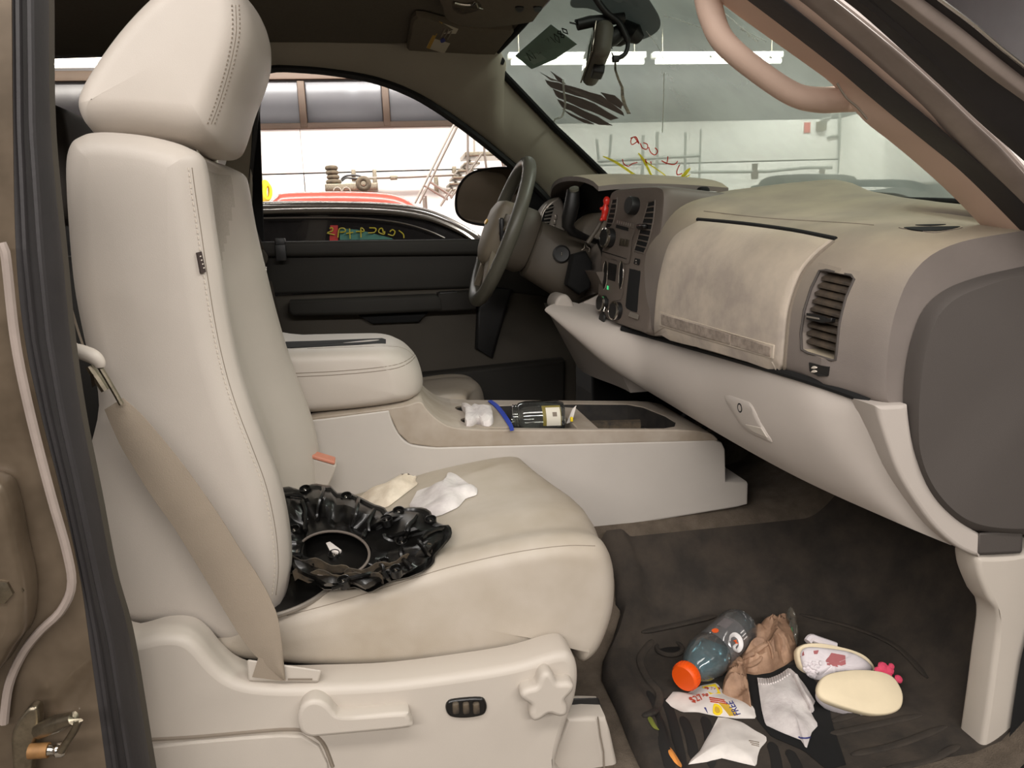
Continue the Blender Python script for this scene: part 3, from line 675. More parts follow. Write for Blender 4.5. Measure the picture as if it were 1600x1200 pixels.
# cushion
cp = [(430, 962, 0), (530, 936, 0), (620, 908, 0), (700, 882, 0), (800, 858, 0), (880, 846, .2), (932, 849, .6), (957, 868, 1), (968, 910, 1), (965, 965, 1), (945, 1020, 1), (922, 1044, 1), (905, 1042, .8), (888, 1020, .3), (800, 1030, 0), (700, 1045, 0), (600, 1053, 0), (500, 1053, 0), (400, 1045, 0), (330, 1035, 0), (322, 1000, 0), (360, 975, 0)]
def make_cushion(yn, yf, name, par, m, base_y=-.635):
    prof = [(atY(a, c, base_y), w_) for a, c, w_ in cp]
    P = cr([p for p, _ in prof], 5, True); Wt = []
    for i in range(len(prof)):
        for k in range(5): Wt.append(prof[i][1] * (1 - k / 5) + prof[(i + 1) % len(prof)][1] * k / 5)
    zm = (min(p.z for p in P) + max(p.z for p in P)) / 2; rings = []
    for s in (0, .004, .015, .035, .06, .09, .13, .18, .25, .35, .45, .55, .65, .75, .82, .88, .93, .96, .985, .996, 1):
        e = min(s, 1 - s) * (yf - yn); R = .04
        ins = (R - math.sqrt(max(0, R * R - (R - min(e, R)) ** 2))) * .7
        ring = inset2(P, ins, (0, 1, 0)); rings.append([])
        for p, w_ in zip(ring, Wt):
            top = sm(zm, zm + .05, p.z)
            dz = top * (.016 * sm(0, .5, s) - .010 * math.exp(-((s - .16) / .05) ** 2) - .012 * math.exp(-((s - .5) / .2) ** 2) * (1 - w_))
            rings[-1].append(V((p.x - w_ * .075 * sm(.3, 1, s), yn + s * (yf - yn), p.z + dz)))
    b = MB(); b.loft(domed(rings, .004)); return b.build(name, m, par, ang=70)
cush = make_cushion(-.635, -.165, 'cushion', ps, M_leather2); SCU = Surf(cush)
seam(SCU, ((448, 962), (530, 940), (620, 912), (700, 887), (800, 864), (880, 853), (930, 853)), cush)
# seat side cover
sp = [(140, 1004), (203, 1000), (250, 988), (288, 989), (312, 1004), (334, 1030), (358, 1051), (390, 1063), (440, 1067), (500, 1066), (600, 1062), (700, 1050), (800, 1034), (868, 1015), (892, 1020), (901, 1045), (897, 1085), (882, 1130), (866, 1190), (855, 1260), (300, 1260), (150, 1260)]
S3 = cr([atY(a, c, -.690) for a, c in sp], 5, True)
b = MB(); slab(b, S3, -.640, .013, 4, .002); shield = b.build('side_cover', M_shield, ps, ang=50); SS = Surf(shield)
b = MB(); SS.patch(b, ((236, 1163), (300, 1156), (380, 1149), (440, 1145), (472, 1146), (498, 1162), (512, 1190), (520, 1250), (238, 1250)), .006, .004); b.build('lower_panel', M_shield, shield, bevel=.003)
b = MB(); SS.line(b, ((228, 1156), (300, 1152), (380, 1145), (445, 1140), (478, 1143), (504, 1160), (520, 1198)), .003, 6); b.build('cover_seam', M_seam, shield)
# belt bezel
b = MB(); b.loft([ys(((386, 1030), (503, 1047), (498, 1066), (388, 1064)), -.6945), ys(((386, 1030), (503, 1047), (498, 1066), (388, 1064)), -.672)]); bz = b.build('belt_bezel', M_shield, shield, bevel=.003)
b = MB(); b.loft([ys(((450, 1060), (488, 1060), (488, 1063), (450, 1063)), -.6955), ys(((450, 1060), (488, 1060), (488, 1063), (450, 1063)), -.695)]); b.build('slot', M_seam, bz)
# recliner lever
lv = cr2(((465, 1122), (470, 1102), (484, 1092), (500, 1092), (514, 1100), (524, 1112), (540, 1117), (628, 1110), (639, 1116), (642, 1125), (638, 1135), (560, 1143), (505, 1148), (484, 1149), (470, 1140)), 4, True)
b = MB(); slab(b, ys(lv, -.722), -.686, .006, 3); b.build('recline_lever', M_shield, shield)
# lumbar switch
b = MB(); slab(b, ys(cr2(((696, 1106), (700, 1095), (715, 1091), (750, 1089), (759, 1096), (760, 1108), (752, 1117), (725, 1121), (703, 1118)), 4, True), -.704), -.68, .004, 3); lsw = b.build('lumbar_switch', M_gloss, shield)
for a in (712, 728, 744):
    b = MB(); b.rbox(atY(a, 1105, -.708), (.010, .012, .018), .003); b.build('rocker', M_blackdusty, lsw)
# star knob
ck = V(atY(855, 1087, -.72)); kp = []
for i in range(60):
    a = 2 * math.pi * i / 60; rr = .0355 + .0075 * math.cos(5 * (a - math.radians(92)))
    kp.append(ck + V((rr * math.cos(a), 0, rr * math.sin(a) * 1.0)))
b = MB(); slab(b, kp, -.69, .008, 3); b.build('star_knob', M_shield, shield)
# seat track and riser in front
b = MB(); slab(b, ys(((862, 1175), (885, 1120), (915, 1117), (945, 1118), (952, 1140), (962, 1185), (970, 1260), (850, 1260)), -.66), -.60, .008); tr = b.build('track_cover', M_shield, ps)
b = MB(); b.loft([ys(((872, 1092), (935, 1090), (942, 1112), (885, 1122)), -.63), ys(((872, 1092), (935, 1090), (942, 1112), (885, 1122)), -.55)]); b.build('seat_track', M_black, tr, bevel=.002)
b = MB(); b.tube(ys(((934, 1120), (938, 1150), (943, 1175), (944, 1205)), -.671), .0012, 5); b.build('cover_seam', M_seam, tr)
b = MB(); b.rbox((-.06, -.41, .60), (.54, .40, .32), .02); b.build('seat_frame', M_black, ps)
# buckle
bkp = (((481, 712), (493, 711), (527, 724), (526, 731), (514, 757), (473, 752)),)
b = MB(); o0 = ys(((480, 714), (526, 728), (514, 760), (470, 756)), -.245); b.loft([o0, [p + V((0.0, .028, .006)) for p in o0]]); bk = b.build('belt_buckle', M_shield, ps, bevel=.003)
b = MB(); o1 = ys(((484, 713), (524, 725), (523, 730), (481, 718)), -.247); b.loft([[p + V((0, 0, .004)) for p in o1], [p + V((0, .024, .008)) for p in o1]]); b.build('release_button', pm('buckle_button', (196, 128, 104), .5), bk, bevel=.002)

# ================================================================== SEAT BELT (near side)
bl = thing('seat_belt', 'beige seat belt strap running down beside the passenger seat', 'seat belt', atY(440, 1064, -.70))
Lp = cr2(((163, 640), (185, 690), (205, 725), (240, 780), (270, 822), (300, 870), (330, 920), (360, 970), (385, 1008), (410, 1035), (444, 1063)), 5)
Rp = cr2(((192, 622), (218, 645), (242, 672), (275, 712), (305, 752), (345, 810), (375, 858), (403, 900), (422, 935), (436, 975), (446, 1064)), 5)
yb = [-.70 + .012 * math.sin(math.pi * i / (len(Lp) - 1)) for i in range(len(Lp))]
b = MB(); b.grid(len(Lp), 5, lambda u, v: atY(*[Lp[round(u * (len(Lp) - 1))][k] * (1 - v) + Rp[round(u * (len(Lp) - 1))][k] * v for k in (0, 1)], yb[round(u * (len(Lp) - 1))] - .004 * math.sin(math.pi * v)), (0, .0016, 0)); b.build('strap', M_belt, bl)
b = MB(); b.loft([ys(((404, 1026), (432, 1042), (446, 1062), (440, 1064), (394, 1058)), -.697), ys(((404, 1026), (432, 1042), (446, 1062), (440, 1064), (394, 1058)), -.694)]); b.build('strap_lower', M_belt, bl)
b = MB(); q = cr2(((90, 408), (100, 445), (112, 490), (126, 535), (134, 552)), 4); b.grid(len(q), 2, lambda u, v: atY(*q[round(u * (len(q) - 1))], -.70 + .04 * v), (.003, 0, 0)); b.build('strap_upper', M_belt, bl)
b = MB(); b.tube(ys(cr2(((109, 536), (116, 545), (130, 551), (145, 557), (154, 566), (156, 574)), 4), -.715), [.006 + .004 * math.sin(math.pi * i / 20) for i in range(21)], 10); b.build('tongue_handle', M_shield, bl)
b = MB(); b.tube(ys(((155, 572), (166, 590), (180, 614), (190, 632)), -.712), .0035, 8); b.tube(ys(((140, 572), (152, 590), (165, 610)), -.705), .006, 8); b.build('tongue', M_dullmetal, bl)
b = MB(); b.loft([ys(((140, 580), (146, 585), (149, 602), (144, 606)), -.718), ys(((140, 580), (146, 585), (149, 602), (144, 606)), -.712)]); b.build('tongue_tab', M_chrome, bl)

# ================================================================== DRIVER'S SEAT AND BELT
ds = thing('car_seat', 'beige leather driver seat behind the centre console', 'car seat', V((-.1, .43, .6)), 'front seats')
def copy_part(src, name, par, off, mirror_y):
    me = src.data.copy(); o = bpy.data.objects.new(name, me); COL.objects.link(o)
    M = Matrix.Scale(-1, 4, V((0, 1, 0))) if mirror_y else Matrix.Identity(4)
    me.transform(Matrix.Translation(src.location)); me.transform(M); me.flip_normals() if mirror_y else None
    me.transform(Matrix.Translation(V(off) - V(src.location)))
    o.location = src.location; adopt(o, par); return o
dc = copy_part(cush, 'cushion', ds, (-.07, .03, .055), True)
dbk = copy_part(back, 'backrest', ds, (-.16, .03, .04), True)
copy_part(hr, 'headrest', ds, (-.20, .03, .03), True)
for q in [o for o in ps.children if o.name.startswith('headrest_post')]: copy_part(q, 'headrest_post', ds, (-.19, .03, .03), True)
b = MB(); b.rbox((-.12, .44, .65), (.56, .38, .40), .02); b.build('seat_frame', M_black, ds)
db = thing('driver_belt', 'dark seat belt hanging on the far door pillar', 'seat belt', atY(415, 425, .74))
b = MB(); q = cr2(((352, 250), (366, 300), (384, 340), (398, 372), (408, 398)), 4); b.grid(len(q), 2, lambda u, v: atY(q[round(u * (len(q) - 1))][0] - 4 + 12 * v, q[round(u * (len(q) - 1))][1] + 0 * v, .755 - .01 * v), (0, .003, 0)); b.build('strap', M_beltdark, db)
b = MB(); slab(b, ys(cr2(((400, 398), (410, 390), (418, 400), (416, 412), (404, 416)), 3, True), .735), .752, .003); b.build('tongue_handle', M_doorlight, db)
b = MB(); b.tube(ys(((410, 410), (416, 418), (415, 432), (408, 434), (405, 424)), .738), .003, 6, closed=True); b.build('tongue', M_chrome, db)
b = MB(); b.lathe([(.025, 0), (.025, .02), (.016, .03), (0, .031)], atY(356, 246, .762), (0, -1, 0), 20); b.build('height_anchor', M_doorlight, db)
b = MB(); b.loft([ys(((400, 430), (425, 440), (470, 640), (430, 640)), .765), ys(((400, 430), (425, 440), (470, 640), (430, 640)), .768)]); b.build('lower_strap', M_beltdark, db)
# rear seat
rs = thing('rear_bench', 'dark rear bench seat behind the front seats', 'car seat', V((-1.4, 0, .6)))
b = MB(); b.rbox((-1.50, 0, 1.08), (.18, 1.36, .74), .06); b.build('backrest', M_doordark, rs)
b = MB(); b.rbox((-1.22, 0, .645), (.48, 1.36, .41), .05); b.build('cushion', M_doordark, rs)
b = MB(); slab(b, cr([atY(a, c, .40) for a, c in ((30, 340), (20, 250), (30, 190), (50, 166), (74, 161), (96, 171), (106, 196), (110, 240), (110, 340))], 4, True), .66, .03); b.build('headrest', pm('rear_headrest', (44, 38, 32), .8), rs)
b = MB(); p = atY(84, 340, .38)
b.lathe([(.006, -.015), (.010, -.013), (.010, -.004), (.007, -.002), (.007, .004), (.010, .006), (.010, .016), (.005, .018)], p, (0, 0, 1), 14); b.build('headrest_post', M_chrome, rs)

# ================================================================== CENTRE CONSOLE
cs = thing('center_console', 'beige centre console with padded armrest lid and tray', 'console', V((.1, 0, .69)))
yn, yf = -.165, .150
low = cr2(((380, 660), (485, 655), (560, 646), (608, 640)), 3) + cr2(((608, 640), (615, 662), (627, 682), (645, 694), (682, 698)), 3)[1:] + [(800, 695), (1000, 690), (1115, 687), (1127, 691), (1132, 702), (1133, 752), (1166, 752), (1168, 756), (1167, 787), (1150, 792), (1040, 810), (930, 828), (380, 860)]
b = MB(); slab(b, ys(low, yn), yf + .015, .004, 2); cbody = b.build('side_body', M_console, cs, ang=30)
zt_ = atY(900, 671, yn + .012).z
top = cr2(((470, 662), (485, 652), (560, 643), (628, 634), (656, 627), (668, 640), (684, 655), (708, 667), (760, 671)), 4) + [(900, 671), (1060, 671)] + cr2(((1085, 672), (1110, 677), (1121, 686)), 3) + [(1119, 689), (1000, 691.5), (800, 696.5), (682, 699), (640, 693), (622, 676), (612, 655), (606, 642), (485, 658)]
T3 = ys(top, yn); b = MB(); slab(b, T3, yf, .003, 2); ctop = b.build('top_shell', M_constop, cs, ang=45)
zt_ = max(v.co.z + ctop.location.z for v in ctop.data.vertices if (v.co + ctop.location).x > .3)
def cutbox(o, pts, z0, z1):
    b = MB(); b.loft([[p + V((0, 0, z0)) for p in pts], [p + V((0, 0, z1)) for p in pts]]); c = b.build('cutter', M_void, origin=False); cut(o, c)
cq0 = atY(720, 671, yn + .003); cq1 = atY(1050, 671, yn + .003); cnn = (cq1 - cq0).cross(V((0, 1, 0))).normalized(); cnn = cnn if cnn.z > 0 else -cnn
def onC(a, c, d=0): return atP(a, c, cq0 + cnn * d, cnn)
def zpt(l, mn=.009): return [V((q.x, max(q.y, yn + mn), q.z)) for q in (onC(a, c) for a, c in l)]
trayp = zpt(cr2(((773, 634), (830, 632), (900, 631), (980, 631.5), (1005, 636), (1040, 650), (1056, 660), (1054, 667), (1038, 670.5), (960, 671), (880, 670.5), (800, 669)), 1))
cutbox(ctop, trayp, -.06, .03); cutbox(cbody, trayp, -.06, .03)
tl = inset2(trayp, .0012, cnn)
b = MB(); b.loft([[p + V((0, 0, h)) for p in tl] for h in (-.0015, -.052)], cap0=False, cap1=True); b.build('tray_liner', M_blackliner, cs)
cupp = zpt(((692, 632), (773, 634), (800, 669), (711, 669.5)))
b = MB(); b.loft([[p + V((0, 0, -.03)) for p in cupp], [p + V((0, 0, .0025)) for p in cupp]]); cpanel = b.build('cup_panel', M_constop, cs, bevel=.002)
for a, c, r in ((736, 640, .038), (745, 659, .036)):
    q = onC(a, c)
    for tgt in (cpanel, ctop, cbody):
        b = MB(); b.lathe([(r, -.06), (r, .05)], q, (0, 0, 1), 32); k = b.build('cutter', M_void, origin=False); cut(tgt, k)
    b = MB(); n = 32
    b.loft([[q + V((rr * math.cos(i * 2 * math.pi / n), rr * math.sin(i * 2 * math.pi / n), h)) for i in range(n)] for rr, h in ((r - .001, .001), (r - .002, -.058), (.002, -.058))], cap0=False, cap1=False); b.build('cup_holder', M_blackliner, cs)
divp = zpt(((868, 634), (900, 636), (938, 670.3), (905, 670.5)))
b = MB(); b.loft([[p + V((0, 0, -.05)) for p in divp], [p + V((0, 0, -.002)) for p in divp]]); b.build('tray_divider', M_constop, cs, bevel=.002)
b = MB(); dv = zpt(((918, 651), (1000, 649), (1001, 652), (920, 654))); b.loft([[p + V((0, 0, -.05)) for p in dv], [p + V((0, 0, -.010)) for p in dv]]); b.build('tray_partition', M_blackdusty, cs)
# armrest lid
arp = [(380, 552), (450, 549), (560, 546), (606, 547), (634, 556), (652, 572), (662, 592), (665, 612), (660, 624), (640, 632), (560, 643), (480, 650), (380, 660)]
A0 = cr([atY(a, c, -.160) for a, c in arp], 4, True); rings = []; b = MB(); AX = max(p.x for p in A0)
for s in (0, .005, .02, .05, .09, .14, .22, .35, .5, .65, .78, .86, .91, .95, .98, .995, 1):
    e = min(s, 1 - s) * .32; R = .042; ins = (R - math.sqrt(max(0, R * R - (R - min(e, R)) ** 2))) * .55
    ring = inset2(A0, ins, (0, 1, 0)); rings.append([V((p.x - .05 * sm(.0, .12, p.x - (AX - .12)) * (2 * s - 1) ** 4, -.16 + .32 * s, p.z)) for p in ring])
b.loft(domed(rings, .004)); arm = b.build('armrest_lid', M_leather, cs, ang=60); SA = Surf(arm)
sl = ((455, 585), (520, 582), (580, 577), (620, 571), (640, 562), (650, 552))
for d in (-1.5, 4): seam(SA, [(a, c + d) for a, c in sl], arm, .001)
seam(SA, ((480, 545), (600, 541), (632, 545), (646, 556)), arm, .001)
b = MB(); SA.patch(b, ((446, 534.5), (500, 533), (560, 530.5), (597, 529), (603, 531), (603, 537), (560, 539), (500, 542), (446, 544)), .0012, .004); b.build('pen_slot', M_void, arm, smooth=False)
b = MB(); slab(b, ys(((380, 655), (480, 650), (560, 643), (640, 633), (655, 628), (650, 640), (560, 650), (380, 664)), -.150), .15, .002); b.build('lid_gap', M_void, cs)
# ================================================================== DASHBOARD
da = thing('dashboard', 'dusty grey and beige dashboard with glove box and centre stack', 'dashboard', V((.8, 0, .9)))
# upper pad: stations across the truck
YS = [-.745, -.74, -.72, -.69, -.674, -.666, -.62, -.56, -.48, -.36, -.24, -.14, -.06, 0, .1, .2, .3, .45, .6, .72]
XF = [.714, .706, .694, .674, .6625, .6575, .647, .632, .618, .602, .592, .584, .580, .578, .575, .56, .55, .55, .55, .56]
def zb(y): return interp([-.745, -.69, -.6, -.1, .8], [1.030, 1.040, 1.058, 1.068, 1.075], y)
def ztop(y): return interp([-.75, -.6, -.4, -.25, -.17, -.10, .02, .72], [1.275, 1.300, 1.318, 1.338, 1.36, 1.372, 1.375, 1.375], y)
def dprof(y, x0):
    z0 = zb(y); zt2 = ztop(y); h = zt2 - z0
    pts = [(x0 + .012, z0), (x0 + .001, z0 + .012), (x0 - .002, z0 + .05), (x0, z0 + .10), (x0 + .008, z0 + h * .58), (x0 + .026, z0 + h * .76), (x0 + .058, z0 + h * .885), (x0 + .105, z0 + h * .955), (x0 + .17, z0 + h * .99), (x0 + .24, z0 + h * 1.02)]
    xb = max(x0 + .28, 1.02 - .16 * (y / .73) ** 2); zend = zt2 + .022
    pts += [(x0 + (xb - x0) * .6 + .08, zt2 + .018), (xb, zend), (xb + .02, zend - .02), (xb, 1.12), (x0 + .2, 1.05), (x0 + .06, z0 + .005)]
    return [V((a, y, c)) for a, c in pts]
YD = []
for a, c in zip(YS, YS[1:]):
    n = max(1, int((c - a) / .03)); YD += [a + (c - a) * k / n for k in range(n)]
YD.append(YS[-1])
rings = []
for y in YD:
    pr = dprof(y, interp(YS, XF, y)); A = cr(pr[:13], 3); rings.append(A + pr[13:])
b = MB(); b.loft(rings); pad = b.build('upper_pad', M_dash, da, ang=38); SD = Surf(pad)
# lower dash
lt_ = [((868, 474), .20), ((900, 490), .15), ((945, 506), .08), ((1000, 521), .0), ((1030, 529), -.06), ((1100, 548), -.25), ((1228, 584), -.58), ((1310, 610), -.68), ((1362, 629), -.722)]
lb_ = [((868, 492), .20), ((905, 530), .15), ((950, 572), .08), ((1000, 604), .0), ((1030, 622), -.06), ((1130, 682), -.33), ((1250, 748), -.57), ((1400, 816), -.715), ((1486, 852), -.735)]
Tt = resample(cr([atY(*p, y) for p, y in lt_], 6), 48); Bt = resample(cr([atY(*p, y) for p, y in lb_], 6), 48)
b = MB(); rings = []
for t, q in zip(Tt, Bt):
    r = []
    for k in range(11):
        f_ = k / 10; p = t.lerp(q, f_); bul = math.sin(math.pi * f_) ** .7 * .030 if 0 < f_ < 1 else 0
        r.append(p + V((-bul, -bul * .25, 0)))
    r += [q + V((.05, .02, .02)), q + V((.16, .03, .06)), t + V((.16, .03, -.01)), t + V((.05, .02, 0))]
    rings.append(r)
b.loft(rings); lowd = b.build('lower_panel', M_dashlow, da, ang=50); SL = Surf(lowd)
# light strip at the outer end of the lower panel
st = cr2(((1364, 633), (1390, 632), (1415, 631)), 2) + cr2(((1415, 631), (1426, 700), (1455, 766), (1494, 810), (1530, 834)), 4)[1:] + [(1529, 868), (1520, 867)] + cr2(((1520, 867), (1490, 852), (1450, 815), (1405, 748), (1382, 690), (1364, 633)), 4)[1:-1]
b = MB(); slab(b, ys(st, -.757), -.70, .006, 3); b.build('lower_end_strip', M_dashlow, da)
# far side: knee panel and driver's end
b = MB(); b.grid(14, 8, lambda u, v: V((.50 + .10 * v + .02 * math.cos(u * 5), .18 + .56 * u, 1.075 - .20 * v)), (.05, 0, 0)); b.build('knee_panel', M_dashlow, da)
b = MB(); slab(b, ys(cr2(((866, 476), (872, 463), (884, 460), (893, 470), (897, 485), (884, 489), (872, 486)), 3, True), .20), .3, .008); b.build('knee_panel_lip', M_dashlow, da)
b = MB(); b.rbox((1.1, 0, 1.0), (.28, 1.40, .34), .04); b.build('duct_box', M_void, da)
# dash end cap towards the open door
cap = cr2(((1640, 408), (1590, 418), (1530, 432), (1478, 452), (1444, 482), (1424, 530), (1413, 590), (1412, 650), (1420, 710), (1445, 770), (1480, 808), (1520, 829), (1580, 836), (1650, 834)), 5)
b = MB(); slab(b, ys(cap, -.745), -.72, .004, 3); b.build('end_cap_rim', M_cap, da)
cap2 = cr2(((1640, 420), (1590, 432), (1540, 447), (1495, 466), (1466, 495), (1450, 535), (1440, 590), (1436, 650), (1438, 705), (1456, 755), (1488, 795), (1526, 818), (1580, 826), (1650, 824)), 5)
C1 = ys(cap, -.747); C2 = ys(cap2, -.775)
b = MB(); b.loft([C1, [p.lerp(q, .35) + V((0, -.006, 0)) for p, q in zip(C1, C2)], [p.lerp(q, .75) + V((0, -.004, 0)) for p, q in zip(C1, C2)], C2], cap0=True); b.build('end_cap', M_cap, da, ang=50)
b = MB(); b.loft([ys(((1528, 832), (1598, 829), (1597, 864), (1527, 867)), -.765), ys(((1528, 832), (1598, 829), (1597, 864), (1527, 867)), -.70)]); b.build('end_block', M_cap, da, bevel=.004)
# glove box door: follows the pad
gl = cr2(((1092, 346), (1058, 366), (1042, 392), (1030, 440), (1024, 490), (1023, 520)), 4) + cr2(((1023, 520), (1030, 526), (1120, 550), (1215, 579)), 4)[1:] + cr2(((1215, 579), (1224, 578), (1228, 530), (1234, 480), (1252, 428), (1276, 398), (1303, 377)), 4)[1:] + cr2(((1303, 377), (1240, 364), (1160, 353), (1092, 346)), 4)[1:-1]
def drape(mb, surf, outline, off, thick, rings_=(1, .97, .86, .7, .5, .3, .12)):
    cx = sum(p[0] for p in outline) / len(outline); cy = sum(p[1] for p in outline) / len(outline)
    L = []; N = V((0, 0, 0)); base = []
    for s in rings_:
        row = []
        for a, c in outline:
            p, n = surf.hit(cx + (a - cx) * s, cy + (c - cy) * s)
            if p is None: p, n = surf.hit(cx + (a - cx) * s * .97, cy + (c - cy) * s * .97)
            if p is None: print('MISS', a, c); p, n = surf.hit(cx + (a - cx) * s * .9, cy + (c - cy) * s * .9)
            if p is None: p, n = surf.hit(cx + (a - cx) * s * .75, cy + (c - cy) * s * .75)
            o_ = off if s < 1 else off * .3
            row.append(p + n * o_)
            if s == 1: base.append(p - n * thick)
        L.append(row)
    mb.loft([base] + L, cap0=True, cap1=True)
b = MB(); drape(b, SD, gl, .006, .004); gd = b.build('glove_door', M_glove, da, ang=50); SG = Surf(gd)
b = MB(); SD.line(b, ((1090, 343.5), (1160, 350), (1240, 361), (1306, 374)), .004, 6, .001); b.build('door_gap', M_void, da)
b = MB(); SD.line(b, [(a, c) for a, c in cr2(((1303, 378), (1277, 400), (1254, 429), (1236, 480), (1230, 530), (1226, 582)), 4)], .003, 6, .0005); b.build('panel_gap', M_seam, da)
b = MB(); Q = [t + V((-.004, 0, .002)) for t in Tt[10:]]; b.tube(Q, .0065, 8); b.build('lower_gap', M_void, da)
# handle strip on the glove door with silver inlay
b = MB(); SG.patch(b, ((1031, 487), (1095, 505), (1150, 522), (1211, 539), (1209, 561), (1150, 544), (1092, 528), (1032, 509)), .0022, .004); hs = b.build('glove_handle', M_glove, gd, bevel=.0012)
M_worn = pm('worn_inlay', (160, 147, 135), .6, 0, c2=(122, 111, 102), vs=60)
for pl in (((1035, 491), (1095, 508), (1095, 524), (1035, 507)), ((1097, 509), (1143, 523), (1142, 538), (1096, 525)), ((1145, 523), (1206, 542), (1205, 557), (1144, 539))):
    b = MB(); SG.patch(b, pl, .0034, .004); b.build('inlay', M_worn, hs, bevel=.0006)
# passenger vent: cut a recess into the pad, then slats
vq = [(1281, 423), (1290, 422), (1330, 430), (1335, 436), (1322, 465), (1312, 505), (1308, 545), (1306, 562), (1300, 563), (1262, 551), (1253, 546), (1252, 520), (1257, 485), (1268, 450)]
Vp = SD.pts(vq); b = MB(); ax = V((1, -.10, 0)).normalized()
b.loft([[p + ax * .05 for p in Vp], [p - ax * .03 for p in Vp]]); cut(pad, b.build('cutter', M_void, origin=False))
vent = thing('side_vent', None, None, Vp[0]); adopt(vent, da)
b = MB(); b.loft([[p + ax * .049 for p in Vp], [p + ax * .046 for p in Vp]]); b.build('vent_back', M_void, vent)
b = MB(); b.tube([p - ax * .0005 for p in Vp], .0022, 6, closed=True); b.build('vent_frame', M_cap, vent)
M_slat = pm('vent_slat', (42, 37, 33), .6, c2=(76, 65, 53), vs=40)
vl = cr2(((1282, 424), (1268, 452), (1258, 487), (1253, 520), (1254, 546)), 8); vr = cr2(((1334, 434), (1322, 466), (1313, 505), (1309, 545), (1306, 562)), 8)
vl = resample([(a, c, 0) for a, c in vl], 11); vr = resample([(a, c, 0) for a, c in vr], 11)
for k in range(1, 10):
    p = SD.hit(vl[k].x + 1, vl[k].y)[0] + ax * .006; q = SD.hit(vr[k].x - 1, vr[k].y)[0] + ax * .006
    b = MB(); b.loft([[e + V((0, 0, .002)), e + V((0, 0, -.003)), e + ax * .028 + V((0, 0, .011)), e + ax * .028 + V((0, 0, .014))] for e in (p, q)]); b.build('slat', M_slat, vent, bevel=.0008)
b = MB(); SD.patch(b, ((1262, 489), (1286, 494), (1292, 498), (1303, 497), (1301, 503), (1286, 505), (1262, 499)), .004, .006); b.build('vent_tab', M_black, vent, bevel=.001)
b = MB(); SD.patch(b, ((1264, 493.5), (1283, 497), (1283, 499.5), (1264, 496)), .0055, .002); b.build('tab_mark', M_silver, vent)
b = MB(); SD.patch(b, ((1266, 566), (1297, 573), (1295, 587), (1280, 587), (1267, 579)), .0035, .004); asw = b.build('airbag_indicator', M_black, da, smooth=False)
for y_ in (573, 579):
    b = MB(); SD.patch(b, cr2(((1271, y_ + 1), (1274, y_ - 1.4), (1278, y_ + .6), (1277, y_ + 2.4), (1272, y_ + 2)), 3, True), .0045, .001); b.build('indicator_mark', M_stitch, asw, smooth=False)
# fold line on the pad end, speaker vent, seams on top
b = MB(); SD.line(b, ((1100, 330), (1200, 341), (1330, 349), (1365, 352)), .0012, 5); b.build('pad_seam', M_seam, da)
b = MB(); SD.patch(b, cr2(((1404, 356), (1430, 349), (1460, 346), (1490, 351), (1504, 356), (1480, 361), (1458, 364), (1430, 360)), 3, True), .0012, .003); sv = b.build('defrost_vent', M_dash, da, smooth=False)
for pl in (cr2(((1412, 357), (1434, 356), (1455, 355.6), (1478, 355.4), (1500, 355.6), (1478, 361), (1455, 362.6), (1432, 361)), 3, True), cr2(((1430, 353), (1455, 352), (1478, 352), (1455, 353.8)), 3, True)):
    b = MB(); SD.patch(b, pl, .002, .001); b.build('vent_slot', M_void, sv, smooth=False)
# lower panel latch and lock
b = MB(); drape(b, SL, cr2(((1132, 618), (1165, 626), (1176, 634), (1190, 662), (1207, 690), (1196, 687), (1166, 672), (1150, 652)), 3, True), .003, .004, (1, .9, .6, .3)); la = b.build('latch', M_dashlow, da)
b = MB(); SL.patch(b, ((1167, 662), (1192, 667), (1202, 683), (1180, 674)), .0045, .004); b.build('latch_pull', M_shield, la, bevel=.001)
p, n = SL.hit(1158, 637); b = MB(); b.lathe([(.009, -.003), (.009, .003), (.0065, .0035), (.0065, .001), (0, .001)], p, n, 18); lk = b.build('lock', M_void, la)
# ---------------- centre stack
TL = atY(958, 300, .15); TR = atY(1034, 294, -.075); BR = atY(1012, 519, -.075); BL = atY(936, 489, .15)
sn = (TR - TL).cross(BL - TL).normalized(); sn = sn if sn.x < 0 else -sn
def onS(px, py, d=0): return atP(px, py, TL + sn * d, sn)
so = cr2(((950, 330), (953, 310), (960, 299), (985, 295), (1015, 293), (1030, 294), (1037, 302), (1036, 330), (1030, 380), (1022, 440), (1015, 500), (1011, 519), (1000, 516), (970, 506), (945, 495), (935, 488), (934, 470), (938, 420), (944, 370)), 3, True)
O = [onS(a, c) for a, c in so]; cO = sum(O, V((0, 0, 0))) / len(O)
b = MB(); b.loft([[p - sn * .20 + (p - cO) * .06 for p in O], [p - sn * .02 + (p - cO) * .035 for p in O], [p - sn * .006 + (p - cO) * .02 for p in O], [p - (p - cO) * .0 for p in O], [cO + (p - cO) * .96 + sn * .001 for p in O]]); stk = b.build('center_stack', M_stack, da, ang=35)
def sq(name, pts, m, d, t=.004, bevel=0, par=stk):
    b = MB(); b.loft([[onS(a, c, d - t) for a, c in pts], [onS(a, c, d) for a, c in pts]]); return b.build(name, m, par, bevel=bevel)
def knob(name, px, py, r, h, m=M_black, ring=M_chrome):
    p = onS(px, py, .001); b = MB(); b.lathe([(r, 0), (r, h * .8), (r * .92, h), (0, h)], p, sn, 22); k = b.build(name, m, stk)
    if ring: b = MB(); b.lathe([(r * 1.04, h * .72), (r * 1.04, h * .95), (r * .86, h * 1.02), (r * .86, h * .72)], p, sn, 22, cap=False); b.build('knob_ring', ring, k)
    return k
knob('headlamp_dial', 993, 322, .021, .02, M_black, None); sq('dial_face', cr2(((985, 322), (988, 316), (993, 318), (991, 328)), 3, True), M_chrome, .004, .002)
